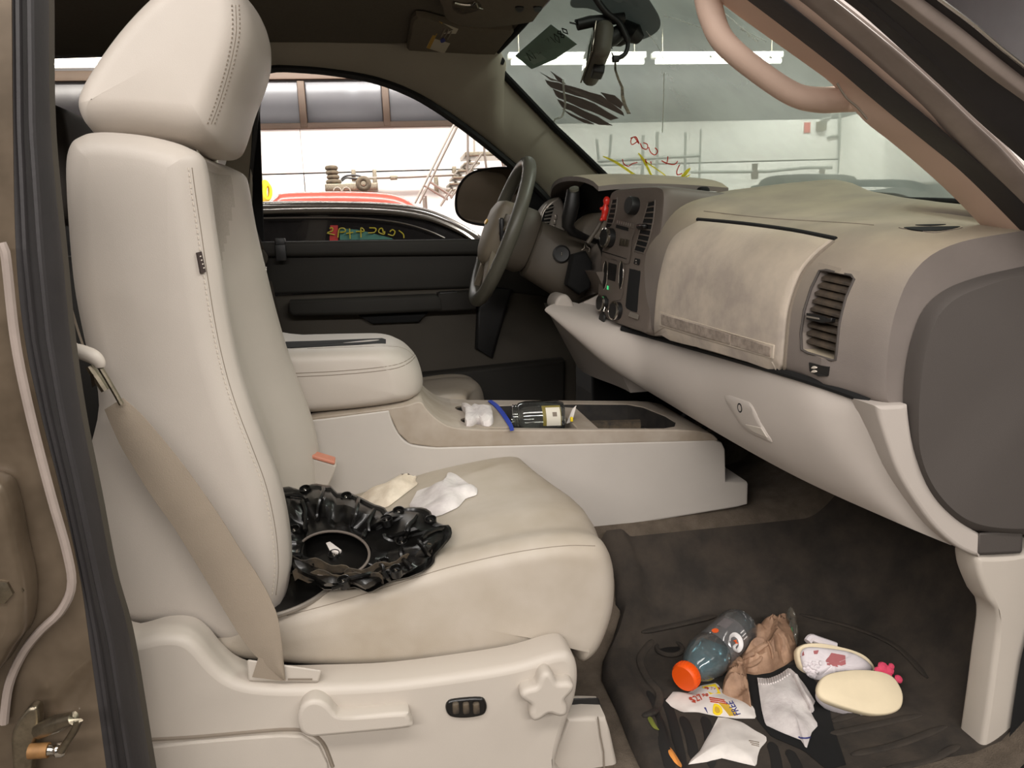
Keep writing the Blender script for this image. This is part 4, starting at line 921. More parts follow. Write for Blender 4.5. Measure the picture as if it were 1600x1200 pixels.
sq('stereo_panel', cr2(((958, 350), (990, 357), (992, 364), (988, 372), (984, 405), (978, 412), (945, 400), (948, 370)), 3, True), M_stack, .003, .003)
bt = sq('button_row', ((962, 341), (991, 349), (990, 358), (960, 350)), M_stack, .004, .004, .001)
for k in range(7): sq('button_mark', ((964 + 3.4 * k, 344 + .8 * k), (966 + 3.4 * k, 344.5 + .8 * k), (965.5 + 3.4 * k, 349 + .8 * k), (963.5 + 3.4 * k, 348.5 + .8 * k)), M_silver, .0045, .001, 0, bt)
sq('disc_slot', ((963, 351), (982, 356), (981, 361), (962, 356)), M_void, .0045, .002)
knob('volume_knob', 956, 372, .024, .024)
for k in range(3): sq('preset_button', ((969 + 4.6 * k, 372 + .8 * k), (973 + 4.6 * k, 373 + .8 * k), (971.5 + 4.6 * k, 384 + .8 * k), (967.5 + 4.6 * k, 383 + .8 * k)), M_dullmetal, .006, .005, .001)
sq('panel_gap', ((941, 392), (979, 404), (979, 405), (941, 393.4)), M_void, .0042, .001)
# climate panel
sq('climate_panel', cr2(((944, 405), (975, 414), (974, 440), (970, 468), (942, 462)), 2, True), M_stack, .003, .003)
for a in (946, 971): 
    o = cr2(((a, 408), (a + 3, 420), (a + 2, 440), (a - 2, 452), (a - 4, 440), (a - 3, 418)), 4, True); b = MB(); b.tube([onS(x, y, .004) for x, y in o], .0012, 5, closed=True); b.build('dial_ring', M_chrome, stk)
    sq('dial_plate', o, M_black, .0038, .001)
sq('climate_screen', ((951, 410), (964, 414), (961, 440), (948, 436)), M_black, .004, .001)
sq('green_indicator', ((948.5, 446), (951, 447), (950.5, 453), (948, 452)), pm('green_lamp', (60, 200, 110), .5, emit=(.1, .9, .35, .5)), .0045, .001)
sq('hazard_button', ((992, 403), (1000, 405), (998.5, 414), (990, 412)), M_black, .004, .004, .001)
for y_ in (406, 410): sq('hazard_mark', ((993, y_), (994.8, y_ + .4), (994.6, y_ + 2), (992.8, y_ + 1.6)), M_stitch, .005, .001)
sq('stack_pocket', cr2(((983, 424), (985, 420), (998, 423), (1001, 426), (998, 455), (996, 484), (993, 488), (979, 482), (978, 470)), 2, True), M_void, .0012, .002, 0)
sq('pocket_lid', ((985, 487), (998, 492), (997, 500), (981, 494)), M_silver, .006, .006, .002)
for a, c, r in ((945, 474, .020), (966, 486, .022)):
    knob('power_socket', a, c, r, .016, M_black, M_chrome)
kb = thing('key_fob', 'black oval key tag hanging under the power sockets of the stack', 'key tag', onS(941, 497, .02))
b = MB(); b.lathe([(.013, -.003), (.016, 0), (.013, .003)], onS(941, 497, .012), sn, 18); b.build('tag', M_black, kb)
b = MB(); b.tube([onS(943, 488, .016), onS(946, 480, .012), onS(950, 486, .012)], .0018, 6); b.build('loop', M_chrome, kb)
def stack_vent(L_, R_, n, lab):
    L2 = resample([(a, c, 0) for a, c in cr2(L_, 5)], n + 2); R2 = resample([(a, c, 0) for a, c in cr2(R_, 5)], n + 2)
    v_ = thing('stack_vent', None, None, onS(L2[0].x, L2[0].y)); adopt(v_, da)
    pts = [(p.x, p.y) for p in L2] + [(p.x, p.y) for p in R2[::-1]]
    b = MB(); b.loft([[onS(a, c, -.002) for a, c in pts], [onS(a, c, .0012) for a, c in pts]]); b.build('vent_back', M_void, v_)
    b = MB(); b.tube([onS(a, c, .001) for a, c in pts], .0022, 6, closed=True); b.build('vent_frame', M_stack, v_)
    for k in range(1, n + 1):
        p = onS(L2[k].x + .6, L2[k].y, .003); q = onS(R2[k].x - .6, R2[k].y, .003)
        b = MB(); b.loft([[e + V((0, 0, .0025)), e + V((0, 0, -.0005)), e - sn * .008 + V((0, 0, -.004)), e - sn * .008 + V((0, 0, -.002))] for e in (p, q)]); b.build('slat', M_stack, v_, bevel=.0005)
    return v_
v1 = stack_vent(((1013, 316), (1006, 340), (998, 366), (991, 392)), ((1024, 313), (1021, 345), (1013, 380), (1006, 396)), 8, '')
b = MB(); b.rbox(onS(1003, 354, .006), (.012, .05, .012), .004, None); b.build('vent_tab', M_gloss, v1)
stack_vent(((957, 312), (951, 335), (944, 362), (939, 378)), ((965, 310), (961, 338), (952, 365), (946, 380)), 8, '')
# gauge hood and instrument panel
b = MB()
def hood_fn(u, v):
    y = .14 + .56 * v; a = 2 * v - 1; x = .50 + .34 * u + .03 * a * a
    z = 1.405 + .052 * math.sqrt(max(0, 1 - a * a * .96)) - .02 * u * u - .006 * (1 - u) ** 6
    return V((x, y, z))
b.grid(12, 22, hood_fn, (0, 0, -.012)); b.build('gauge_hood', M_dash, da, ang=60)
b = MB(); b.grid(2, 22, lambda u, v: hood_fn(.25, v) + V((.10 * u, 0, -.19 * u - .01))); b.build('gauge_panel', M_void, da)
b = MB(); b.grid(2, 12, lambda u, v: V((.56 + .005 * u, .16 + .5 * v, 1.19 + .09 * u))); b.build('gauge_lens', M_black, da)
b = MB(); b.rbox((.80, .43, 1.20), (.03, .62, .40), .01); b.rbox((.72, .70, 1.26), (.36, .02, .36), .008); b.build('inner_bulkhead', M_void, da)['kind'] = 'stuff'
b = MB(); b.grid(6, 12, lambda u, v: V((.52 + .05 * u, .14 + .56 * v, 1.20 - .10 * u)), (.02, 0, 0)); b.build('gauge_shelf', M_stack, da)
# left vent pod
yv = .60; lvp = thing('left_vent', None, None, atY(862, 340, yv)); adopt(lvp, da)
lo = cr2(((843, 350), (846, 332), (855, 318), (868, 309), (876, 310), (882, 330), (880, 368), (856, 372), (846, 364)), 3, True)
b = MB(); slab(b, ys(lo, yv), yv + .08, .008); b.build('vent_pod', M_silver, lvp)
b = MB(); vo = cr2(((846, 346), (850, 332), (858, 322), (865, 320), (864, 330), (858, 350), (853, 362), (847, 356)), 3, True); b.loft([ys(vo, yv - .010), ys(vo, yv)]); b.build('vent_back', M_void, lvp)
for k in range(7):
    f_ = k / 6; b = MB(); b.tube(ys(((853 - 5.5 * f_ , 327 + 5.2 * k), (866 - 9 * f_, 323 + 6 * k)), yv - .013), .0022, 6); b.build('slat', M_silver, lvp)
for k in range(3):
    b = MB(); b.rbox(atY(868.5 - 1.6 * k, 339 + 8 * k, yv - .012), (.008, .008, .014), .002); b.build('switch', M_silver, lvp)

# ================================================================== STEERING WHEEL, COLUMN, LEVERS
Cw = atY(783, 363, .38); th = math.radians(23); wn_ = V((-math.cos(th), 0, math.sin(th))); wu = V((math.sin(th), 0, math.cos(th))); wv = V((0, 1, 0))
sw = thing('steering_wheel', 'worn dark grey four spoke steering wheel with beige hub', 'steering wheel', Cw)
def W_(r, a, d=0): return Cw + (wv * math.cos(a) + wu * math.sin(a)) * r + wn_ * d
RW = .197
b = MB(); b.tube([W_(RW, i * math.pi / 36) for i in range(72)], .0185, 14, closed=True); b.build('rim', M_wheel, sw)
hubo = [(.085, .045), (.075, .075), (.0, .082), (-.075, .075), (-.085, .045), (-.088, -.01), (-.07, -.07), (-.03, -.095), (.03, -.095), (.07, -.07), (.088, -.01)]
H = cr2(hubo, 4, True); b = MB(); rg = []
for s, d in ((1.0, -.02), (1.02, .0), (1.0, .022), (.93, .034), (.7, .042), (.4, .046), (.1, .047)): rg.append([Cw + wv * a * s + wu * c * s + wn_ * d for a, c in H])
M_hub = pm('hub_cover', (128, 118, 102), .55, var=.08, vs=8)
b.loft(rg); hub = b.build('airbag_cover', M_hub, sw, ang=50)
for a0, r0 in ((12, .07), (168, .07), (235, .08), (305, .08)):
    a = math.radians(a0); t = W_(r0, a, .01); q = W_(RW, a - (.06 if a0 in (12, 305) else -.06), 0)
    b = MB(); e = (q - t).normalized(); sd = wn_.cross(e)
    b.loft([[P_ + sd * w__ + wn_ * .009, P_ - sd * w__ + wn_ * .009, P_ - sd * w__ * .8 - wn_ * .01, P_ + sd * w__ * .8 - wn_ * .01] for P_, w__ in ((t, .034), (t.lerp(q, .5), .022), (q, .018))]); b.build('spoke', M_hub, sw, bevel=.005)
for s in (-1, 1):
    b = MB(); b.rbox(Cw + wv * s * .112 + wu * .0 + wn_ * .016, (.012, .022, .060), .004, Matrix(((1, 0, 0), (0, 1, 0), (0, 0, 1)))); b.build('wheel_buttons', M_black, sw)
em = cr2(((-.018, .004), (-.006, .004), (-.005, .0075), (.005, .0075), (.006, .004), (.018, .004), (.016, -.004), (.006, -.004), (.005, -.0075), (-.005, -.0075), (-.006, -.004), (-.016, -.004)), 1, True)
b = MB(); b.loft([[Cw + wv * a + wu * (c + .012) + wn_ * d for a, c in em] for d in (.044, .051)]); b.build('gold_emblem', pm('gold', (206, 168, 70), .3, .8), hub, bevel=.0006)
# column shroud
cb = thing('steering_column', 'brown grey steering column shroud behind the steering wheel', 'steering column', Cw + V((.15, 0, -.1)))
def col_ring(d, ry, rz, dz=0): return [Cw - wn_ * d + wv * ry * math.copysign(abs(math.cos(i * math.pi / 12)) ** .7, math.cos(i * math.pi / 12)) + wu * (rz * math.copysign(abs(math.sin(i * math.pi / 12)) ** .7, math.sin(i * math.pi / 12)) + dz) for i in range(24)]
b = MB(); b.loft([col_ring(.015, .07, .08), col_ring(.03, .078, .09), col_ring(.07, .078, .09), col_ring(.085, .07, .08)]); b.build('wheel_back', M_shroud, cb, ang=45)
b = MB(); b.loft([col_ring(.088, .06, .07, -.01), col_ring(.095, .068, .08, -.012), col_ring(.19, .075, .088, -.022), col_ring(.25, .072, .085, -.03), col_ring(.27, .06, .07, -.03)]); csh = b.build('shroud', M_shroud, cb, ang=45); SCS = Surf(csh)
p, n = SCS.hit(877, 397)
if p is not None:
    b = MB(); b.lathe([(.024, -.004), (.024, .006), (.020, .008), (.020, .005), (.006, .004), (0, .004)], p, n, 22); ig = b.build('ignition_lock', M_black, cb)
    b = MB(); b.rbox(p + n * .006, (.003, .003, .009), .001); b.build('key_slot', M_chrome, ig)
b = MB(); slab(b, ys(((895, 398), (915, 392), (925, 410), (922, 450), (905, 460), (885, 445)), .26), .30, .01); b.build('lower_cover', M_void, cb)
# shift lever
sl_v = thing('shift_lever', 'thick black column shift lever standing in front of the gauges', 'lever', atY(925, 378, .28))
b = MB(); b.tube([atY(a, c, y) for (a, c), y in (((896, 297), .22), ((894, 318), .22), ((889, 340), .225), ((887, 352), .23), ((894, 362), .24), ((912, 370), .26), ((930, 377), .29))], [.017, .0205, .0195, .016, .012, .009, .008], 14); b.build('grip', M_black, sl_v)
p = atY(897, 300, .22); b = MB(); b.lathe([(.013, 0), (.012, .006), (0, .008)], p + V((-.002, -.01, .004)), V((-.2, -.5, 1)), 18); b.build('grip_cap', M_wheel, sl_v)
# red knob on thin lever
rd = thing('red_ornament', 'red knobbly plastic figure on a thin lever beside the centre stack', 'ornament', atY(940, 345, .17))
b = MB()
b.tube([atY(a, c, .17) for a, c in ((948, 307), (948, 309), (948, 314), (947.5, 319), (946, 321), (946, 326), (945.5, 332), (944, 337), (943, 341), (942, 344))], [.003, .007, .0095, .007, .0055, .0105, .009, .0075, .0085, .006], 14); b.build('figure', M_red, rd)
for a, c, r in ((951, 327, .005), (940, 326, .005), (940, 343, .005), (948, 343, .004)):
    b = MB(); b.lathe([(0, -r), (r * .8, -r * .6), (r, 0), (r * .8, r * .6), (0, r)], atY(a, c, .167), (0, 0, 1), 12); b.build('limb', M_red, rd)
b = MB(); b.tube([atY(a, c, .185) for a, c in ((941, 343), (934, 356), (926, 368), (918, 380))], [.005, .006, .006, .006], 8); b.build('lever', M_shroud, rd)
cl = thing('chrome_clip', 'small bright metal clip on column below the red ornament', 'clip', atY(916, 388, .22))
b = MB(); b.tube([atY(a, c, .22) for a, c in ((908, 391), (913, 387), (914, 380), (917, 386), (921, 388), (920, 394))], .0022, 6); b.build('wire', M_chrome, cl)
# pedals far down
for k, (a, c) in enumerate(((940, 600), (870, 640))):
    pd_ = thing('pedal', ['narrow black accelerator pedal in the dark driver footwell', 'wide black brake pedal in the dark driver footwell'][k], 'pedal', atY(a, c, .45))
    q = V((.88, .34 + .16 * k, .66)); b = MB(); b.rbox(q, (.02, .06 + .05 * k, .12 - .05 * k), .006); b.build('pad', M_black, pd_)
    b = MB(); b.tube([q + V((.01, 0, .05)), q + V((.10, 0, .14))], .008, 8); b.build('arm', M_black, pd_)

# ================================================================== PASSENGER A-PILLAR, OPEN DOOR FRAME, JAMBS
def band(nm, A_, B_, yA, yB, m, bulge=.01, par=None, n=40, thick=.012, prof=None):
    A = resample([atY(a, c, y) for (a, c), y in zip(cr2(A_, 6), [yA] * 999)], n); B = resample([atY(a, c, y) for (a, c), y in zip(cr2(B_, 6), [yB] * 999)], n)
    b = MB(); K = 9
    def fn(u, v):
        i = round(u * (n - 1)); p = A[i].lerp(B[i], v); return p + V((0, -bulge * math.sin(math.pi * v) ** .8, 0)) if 0 < v < 1 else p
    b.grid(n, K, fn, (0, thick, 0)); o = b.build(nm, m, par, ang=50); return o
b0 = ((1085, -46), (1131, -1), (1200, 50), (1270, 100), (1310, 131), (1355, 184), (1400, 220), (1450, 262), (1500, 308), (1542, 352))
b1 = ((1110, -50), (1180, 0), (1300, 92), (1356, 139), (1405, 180), (1461, 225), (1506, 262), (1552, 306), (1602, 357), (1640, 396))
b2 = ((1160, -46), (1223, 0), (1300, 62), (1352, 104), (1405, 150), (1452, 188), (1500, 230), (1550, 275), (1605, 325), (1640, 360), (1740, 458))
b3 = ((1190, -46), (1256, 0), (1300, 36), (1360, 86), (1416, 135), (1460, 175), (1497, 212), (1545, 258), (1602, 312), (1640, 352), (1740, 452))
b4 = ((1240, -46), (1304, 0), (1360, 44), (1420, 94), (1469, 139), (1515, 184), (1559, 225), (1600, 271), (1640, 318), (1740, 428))
b5 = ((1270, -46), (1334, 0), (1390, 48), (1440, 94), (1490, 140), (1540, 188), (1600, 240), (1640, 275), (1780, 398))
b6 = ((1345, -46), (1409, 0), (1450, 32), (1500, 70), (1550, 110), (1600, 148), (1650, 186), (1860, 350))
b7 = ((1382, -46), (1444, 0), (1500, 42), (1550, 82), (1600, 121), (1650, 160), (1860, 326))
b8 = ((1408, -46), (1469, 0), (1520, 38), (1560, 72), (1600, 104), (1650, 144), (1860, 312))
pt = struct(band('trim_3', b0, b1, -.700, -.745, M_trim, .012)); SP = Surf(pt)
band('pillar_seal', b1, b2, -.752, -.775, M_rubber, .016, pt)
band('pillar_flange', b2, b3, -.772, -.785, M_trim, .003, pt)
band('pillar_paint_highlight', b3, b4, -.790, -.815, M_greyhighlight, .012, pt)  # painted pillar band, its highlight put into the paler colour
b = MB(); A_ = [atY(a, c, -.785) for a, c in cr2(b4, 5)]; B_ = [atY(a, c, -.80) for a, c in cr2(b5, 5)]; b.tube(resample(A_, 30), .006, 8); b.build('pillar_edge', M_greyhighlight, pt)
gh = cr2(((1104, -36), (1106, -5), (1113, 28), (1130, 64), (1172, 102), (1235, 145), (1278, 156), (1322, 154), (1352, 152)), 6)
yg = [-.66 - .03 * math.sin(math.pi * min(1, i / (len(gh) - 1))) for i in range(len(gh))]
b = MB(); b.tube([atY(a, c, y) for (a, c), y in zip(gh, yg)], [.0175 + .002 * math.cos(i / (len(gh) - 1) * 6.28) for i in range(len(gh))], 16); gho = b.build('grab_handle', M_trim, pt)
b = MB(); b.tube([atY(a, c, -.735) for a, c in cr2(((1308, 130), (1322, 152), (1340, 168), (1355, 186)), 5)], .0016, 5); b.build('handle_joint', M_seam, pt)
# open door seen edge-on at the upper right
od = struct(thing('door_2', None, None, atY(1560, 200, -.88)))
band('door_seal', b5, b6, -.845, -.895, M_rubber, .004, od)
b = MB(); b.tube(resample([atY(a, c, -.855) for a, c in cr2(tuple((x * .62 + u * .38, y * .62 + w_ * .38) for (x, y), (u, w_) in zip([(1270, -46), (1334, 0), (1390, 48), (1440, 94), (1490, 140), (1540, 188), (1600, 240)], [(1345, -46), (1409, 0), (1450, 32), (1500, 70), (1550, 110), (1600, 148), (1650, 186)])), 5)], 40), .010, 8); b.build('seal_bead', M_rubber, od)
band('frame_trim', b6, b7, -.90, -.905, M_greyhighlight, .002, od)
band('frame_edge', b7, b8, -.905, -.915, M_rubber, .006, od)
b = MB(); b.tube(resample([atY(a, c, -.918) for a, c in cr2(b8, 5)], 40), .0022, 8); b.build('chrome_edge', M_chrome, od)
dl = V((.47, -.88, 0)).normalized(); dn_ = V((-dl.y, dl.x, 0)); h0 = V((1.10, -.95, 0))
def dpan(nm, m, a0, a1, z0, z1, t0, t1): b = MB(); b.loft([[h0 + dl * a + dn_ * t + V((0, 0, z)) for a, t in ((a0, t0), (a1, t0), (a1, t1), (a0, t1))] for z in (z0, z1)]); return b.build(nm, m, od, bevel=.012)
dpan('door_skin', M_paint, 0, 1.0, .46, 1.26, -.07, -.01); dpan('door_card', M_shield, .04, .97, .50, 1.24, -.01, .05); dpan('door_armrest', M_cap, .25, .85, .86, .94, .05, .11)
b = MB(); b.rbox((1.85, -.93, .95), (1.45, .13, .74), .05, seg=4); struct(b.build('trim_7', M_paint))
b = MB(); b.rbox((1.20, -.80, .84), (.20, .12, .86), .02); struct(b.build('trim_8', M_void))
# kick panel and door sill at the lower right
kp_ = ((1523, 868), (1545, 868), (1597, 864), (1640, 850), (1640, 900), (1612, 960), (1594, 1030), (1582, 1110), (1572, 1180), (1568, 1270), (1512, 1270), (1526, 1180), (1538, 1100), (1547, 1030), (1555, 962), (1540, 935), (1527, 905), (1522, 885))
b = MB(); slab(b, ys(cr2(kp_, 3, True), -.755), -.71, .008, 3); struct(b.build('trim_4', M_shield, ang=45))
b = MB(); kg = ((1640, 905), (1612, 962), (1595, 1030), (1583, 1110), (1573, 1180), (1569, 1290), (1680, 1290), (1680, 905)); b.loft([ys(kg, -.77), ys(kg, -.74)]); b.build('door_gap', M_void, bpy.data.objects['trim_4'])
b = MB(); b.grid(2, 2, lambda u, v: V((-.6 + 1.5 * u, -.79 - .10 * v, .43 - .01 * v)), (0, 0, -.06)); struct(b.build('trim_6', M_rubber))
# passenger B-pillar jamb on the left edge
jl = ((12, -30), (12, 0), (14, 200), (19, 400), (33, 533), (58, 650), (90, 775), (118, 900), (133, 1000), (160, 1200), (166, 1250))
jr = ((68, -30), (69, 0), (72, 200), (91, 400), (104, 533), (121, 650), (146, 775), (170, 900), (197, 1000), (230, 1200), (240, 1250))
jt = struct(band('trim_5', [(a - 300, c) for a, c in jl], [(a + 6, c) for a, c in jl], -.86, -.85, M_paint, .006, None, 50, .08))
ws_ = band('weatherstrip', jl, jr, -.850, -.805, M_rubber, .012, jt, 50)
b = MB()
for f_ in (.3, .62):
    b.tube(resample([atY(a * (1 - f_) + u * f_, c * (1 - f_) + w_ * f_, -.845) for (a, c), (u, w_) in zip(jl, jr)], 50), .0035, 6)
b.build('strip_ridges', M_rubber, ws_)['kind'] = 'stuff'
band('strip_lip', [(a - 2, c) for a, c in jr], [(a + 9, c) for a, c in jr], -.80, -.785, M_doorlight, .004, jt, 50)
b = MB(); b.tube(resample([atY(a, c, -.868) for a, c in cr2(((2, 380), (9, 400), (24, 533), (48, 650), (80, 775), (104, 860), (112, 915), (95, 955), (64, 985), (36, 1020), (14, 1070), (6, 1130)), 5)], 60), .005, 8); b.build('jamb_edge_highlight', M_greyhighlight, jt)  # jamb edge in a paler colour that paints in the highlight along it
pd2 = cr2(((-60, 740), (0, 752), (18, 790), (30, 850), (44, 920), (40, 980), (22, 1010), (-5, 1050), (-60, 1080)), 4)
b = MB(); slab(b, ys(pd2, -.885), -.85, .014, 4); b.build('jamb_pad', M_paint, jt)
c = atY(6, 918, -.89); b = MB(); b.lathe([(.021, 0), (.021, .003), (.014, .004), (.014, .012), (.009, .013), (0, .013)], c, (0, -1, 0), 6); b.build('jamb_bolt', M_dullmetal, jt)
sk = thing('door_striker', 'worn metal door striker loop bolted to the painted door jamb', 'striker', atY(60, 1180, -.88))
b = MB(); slab(b, ys(cr2(((44, 1106), (55, 1103), (61, 1110), (63, 1128), (58, 1160), (52, 1190), (46, 1240), (26, 1240), (21, 1190), (19, 1150), (26, 1130)), 3, True), -.882), -.868, .004, 3); b.build('plate', M_dullmetal, sk)
b = MB(); b.tube([atY(a, c, y) for (a, c), y in (((62, 1142), -.885), ((90, 1130), -.905), ((115, 1122), -.915), ((122, 1127), -.918), ((116, 1142), -.915), ((104, 1160), -.91), ((96, 1172), -.905))], [.009, .010, .007, .005, .004, .004, .005], 10); b.build('loop', M_dullmetal, sk)
b = MB(); b.tube([atY(a, c, -.89) for a, c in ((46, 1174), (76, 1172))], .0085, 12); b.build('sleeve', pm('rusty_sleeve', (150, 110, 66), .6, .4, var=.3, vs=60), sk)
b = MB(); b.tube([atY(a, c, -.892) for a, c in ((76, 1172), (82, 1172), (86, 1172), (90, 1172), (99, 1171), (104, 1171))], [.006, .005, .006, .0085, .0085, .006], 12); b.build('pin', M_chrome, sk)
# ================================================================== RUBBER MAT ON THE FOOTWELL FLOOR
mt = thing('floor_mat', 'dark ribbed all weather rubber mat in the passenger footwell', 'floor mat', V((.6, -.55, .555)))
_e = lambda a, c, z: (atZ(a, c, z).y, atZ(a, c, z).x)
ML = [(-.21, atZ(975, 905, .62).x), (-.26, .44)] + [_e(962, 960, .50), _e(972, 990, .46), _e(942, 1035, .45), _e(940, 1060, .45), _e(965, 1110, .45), _e(985, 1160, .45), _e(1006, 1205, .45)] + [(-.80, atZ(1030, 1260, .45).x)]
ML = sorted(ML, reverse=True)
def mx0(y): return interp([q for q, _ in ML[::-1]], [q for _, q in ML[::-1]], y)
def matf(u, v):
    y = -.765 + .555 * v; xl = mx0(y); x = xl + (1.14 - xl) * u; z = interp(yprof, zprof, y)
    z += sm(.90, 1.28, x) * .45
    dl = x - xl; e = .020 * sm(0, .012, dl) * (1 - sm(.045, .07, dl)) + .008
    e += .010 * sm(-.245, -.235, y)
    return V((x, y, z + e))
b = MB(); b.grid(110, 70, matf, (0, 0, -.012)); mats_ = b.build('mat_sheet', M_mat, mt, ang=60); SM = Surf(mats_, cfloor)
def ribpx(px, r=.0035, name='mat_rib', m=None, flat=1.6):
    b = MB(); P = SM.pts(cr2(px, 6), .0006)
    if len(P) > 2: b.tube(P, [r * min(1, .35 + i * .4, .35 + (len(P) - 1 - i) * .4) for i in range(len(P))], 8, flat=flat); b.build(name, m or M_mat, mt)
M_groove = pm('mat_groove', (24, 22, 20), .8)
for px in (((1024, 1118), (1034, 1140), (1041, 1172)), ((1066, 1120), (1078, 1150), (1086, 1190)), ((1040, 1092), (1052, 1130), (1062, 1176), (1066, 1210)), ((1205, 1160), (1212, 1185), (1215, 1210)), ((1012, 1080), (1022, 1110), (1036, 1160), (1050, 1210)), ((1100, 1120), (1108, 1150), (1112, 1200)), ((1232, 1172), (1244, 1195), (1250, 1215))):
    ribpx(px, .0016, 'mat_groove', M_groove, 5.5)
for px in (((1290, 1150), (1360, 1135), (1440, 1118)), ((1330, 1180), (1400, 1165), (1480, 1135)), ((1300, 1128), (1350, 1112)), ((1380, 1205), (1450, 1188), (1500, 1165))):
    ribpx(px, .004)
ribpx(((1020, 1000), (1000, 1030), (1012, 1062), (1030, 1085), (1024, 1110), (1004, 1120)), .005)
ribpx(((1002, 988), (1060, 976), (1120, 962)), .005); ribpx(((1250, 960), (1330, 980), (1400, 1010), (1450, 1060)), .004)
p, n = SM.hit(1046, 1015); b = MB(); b.tube([p + V((.026 * math.cos(i * .35), .026 * math.sin(i * .35), .003)) for i in range(18)], .005, 8, closed=True); b.build('mat_eyelet', M_mat, mt)
b = MB(); b.lathe([(.021, -.001), (.021, .002), (0, .003)], p, (0, 0, 1), 20); b.build('mat_hook', M_black, mt)

# ================================================================== crumpled sheets
def crumple(mb, surf, outline, h=.02, amp=.006, freq=40, n=56, base=.0015, rim=.0, seed=0, sharp=1.0):
    q = resample([(a, c, 0) for a, c in outline + [outline[0]]], n + 1)[:-1]
    cx = sum(p.x for p in q) / n; cy = sum(p.y for p in q) / n
    R_ = [1, 1, .96, .9, .82, .73, .63, .53, .43, .33, .22, .11]; rings = []
    for k, s in enumerate(R_):
        row = []
        for p in q:
            a, nn = surf.hit(cx + (p.x - cx) * s, cy + (p.y - cy) * s)
            if a is None: a, nn = surf.hit(cx, cy)
            nz = noise.noise(a * freq + V((seed, 0, 0))); nz = (1 - abs(nz) * 2.2) * .8 if sharp > 1 else nz
            z = base if k == 0 else base + rim + h * (1 - s ** 2.2) + amp * nz * min(1, (1 - s) * 6 + .25)
            row.append(a + V((0, 0, max(z, base * (1 if k == 0 else 1.2)))))
        rings.append(row)
    mb.loft(rings)
def sheet(name, label, cat, surf, outline, m, par=None, ang=30, **k):
    b = MB(); crumple(b, surf, outline, **k); o = b.build(name, m, par, ang=ang)
    return tag(o, label, cat) if par is None else o
# ---- footwell litter
bg = sheet('black_cloth', 'black cloth lying under the white ribbed sock on the mat', 'cloth', SM, [(1166, 1051), (1183, 1049), (1232, 1040), (1252, 1040), (1292, 1086), (1300, 1130), (1322, 1196), (1292, 1204), (1256, 1174), (1205, 1152), (1182, 1124), (1174, 1090)], M_void, h=.003, amp=.004, freq=25)
SM2 = Surf(mats_, bg)
ad = thing('newspaper_advert', 'torn newspaper advert with yellow and navy print under the orange bottle cap', 'paper', SM.hit(1110, 1100)[0])
o = sheet('sheet', None, None, SM, [(1040, 1096), (1052, 1082), (1075, 1084), (1096, 1072), (1120, 1068), (1128, 1080), (1150, 1092), (1178, 1106), (1182, 1124), (1150, 1124), (1118, 1120), (1090, 1114), (1066, 1114), (1046, 1104)], M_paper, ad, h=.006, amp=.004, freq=30)
SAd = Surf(o)
M_pyel = pm('print_yellow', (238, 206, 30), .7); M_pred = pm('print_red', (176, 60, 34), .7); M_pnavy = pm('print_navy', (52, 56, 120), .7); M_pgold = pm('print_gold', (196, 160, 52), .7)
def decal(surf, pts, m, name, par, off=.0012):
    b = MB(); surf.patch(b, pts, off, .0008); o = b.build(name, m, par, smooth=False); return o
decal(SAd, ((1097, 1074), (1118, 1069), (1128, 1070), (1126, 1084), (1110, 1085)), M_pyel, 'price_block', o)
decal(SAd, ((1122, 1098), (1138, 1101), (1153, 1118), (1140, 1119)), M_pgold, 'printed_bar', o)
decal(SAd, cr2(((1116, 1100), (1126, 1104), (1129, 1113), (1122, 1118), (1114, 1114)), 3, True), M_pyel, 'printed_oval', o)
decal(SAd, cr2(((1118, 1105), (1123, 1107), (1125, 1113), (1121, 1115), (1117, 1111)), 3, True), M_pgold, 'printed_oval', o, .0018)
decal(SAd, ((1100, 1106), (1103, 1106), (1106, 1115), (1103, 1116)), M_pnavy, 'printed_stripe', o)
def ptext(surf, txt, a, c, m, name, par, h, sx=1, off=.002):
    p, n = surf.hit(*a); q, _ = surf.hit(*c)
    ux = (q - p).normalized(); uy = n.cross(ux).normalized(); L_ = (q - p).length
    mb = text_mb(txt, h, (p + q) / 2 + n * off, ux, uy, .0006, sx=1)
    ext = max((v - (p + q) / 2).dot(ux) for v in mb.v) - min((v - (p + q) / 2).dot(ux) for v in mb.v)
    k = L_ / max(ext, 1e-4); o_ = (p + q) / 2
    mb.v = [v + ux * (v - o_).dot(ux) * (k - 1) for v in mb.v]
    return mb.build(name, m, par, smooth=False)
ptext(SAd, '9.99', (1102, 1077), (1126, 1077), M_pred, 'price_text', o, .017)
ptext(SAd, '$27', (1079, 1096), (1097, 1090), M_pred, 'price_text', o, .022)
ptext(SAd, '98', (1097, 1088), (1107, 1087), M_pred, 'price_text', o, .012)
ptext(SAd, 'FREE', (1153, 1118), (1140, 1097), M_pnavy, 'free_text', o, .018)
for k in range(3): decal(SAd, ((1108 + k, 1090 + 3 * k), (1132 + k * 2, 1094 + 3 * k), (1132 + k * 2, 1095.2 + 3 * k), (1108 + k, 1091.2 + 3 * k)), M_pred, 'small_print', o, .0016)
bag = thing('paper_bag', 'crumpled brown paper bag beside the bottle on the mat', 'bag', SM.hit(1190, 1050)[0])
sheet('bag_body', None, None, SM2, [(1158, 1052), (1150, 1030), (1152, 1008), (1165, 1000), (1180, 1003), (1200, 988), (1222, 974), (1234, 978), (1238, 995), (1246, 1015), (1243, 1030), (1225, 1042), (1205, 1052), (1180, 1056)], M_brownbag, bag, ang=20, h=.042, amp=.030, freq=26, sharp=2, seed=3)
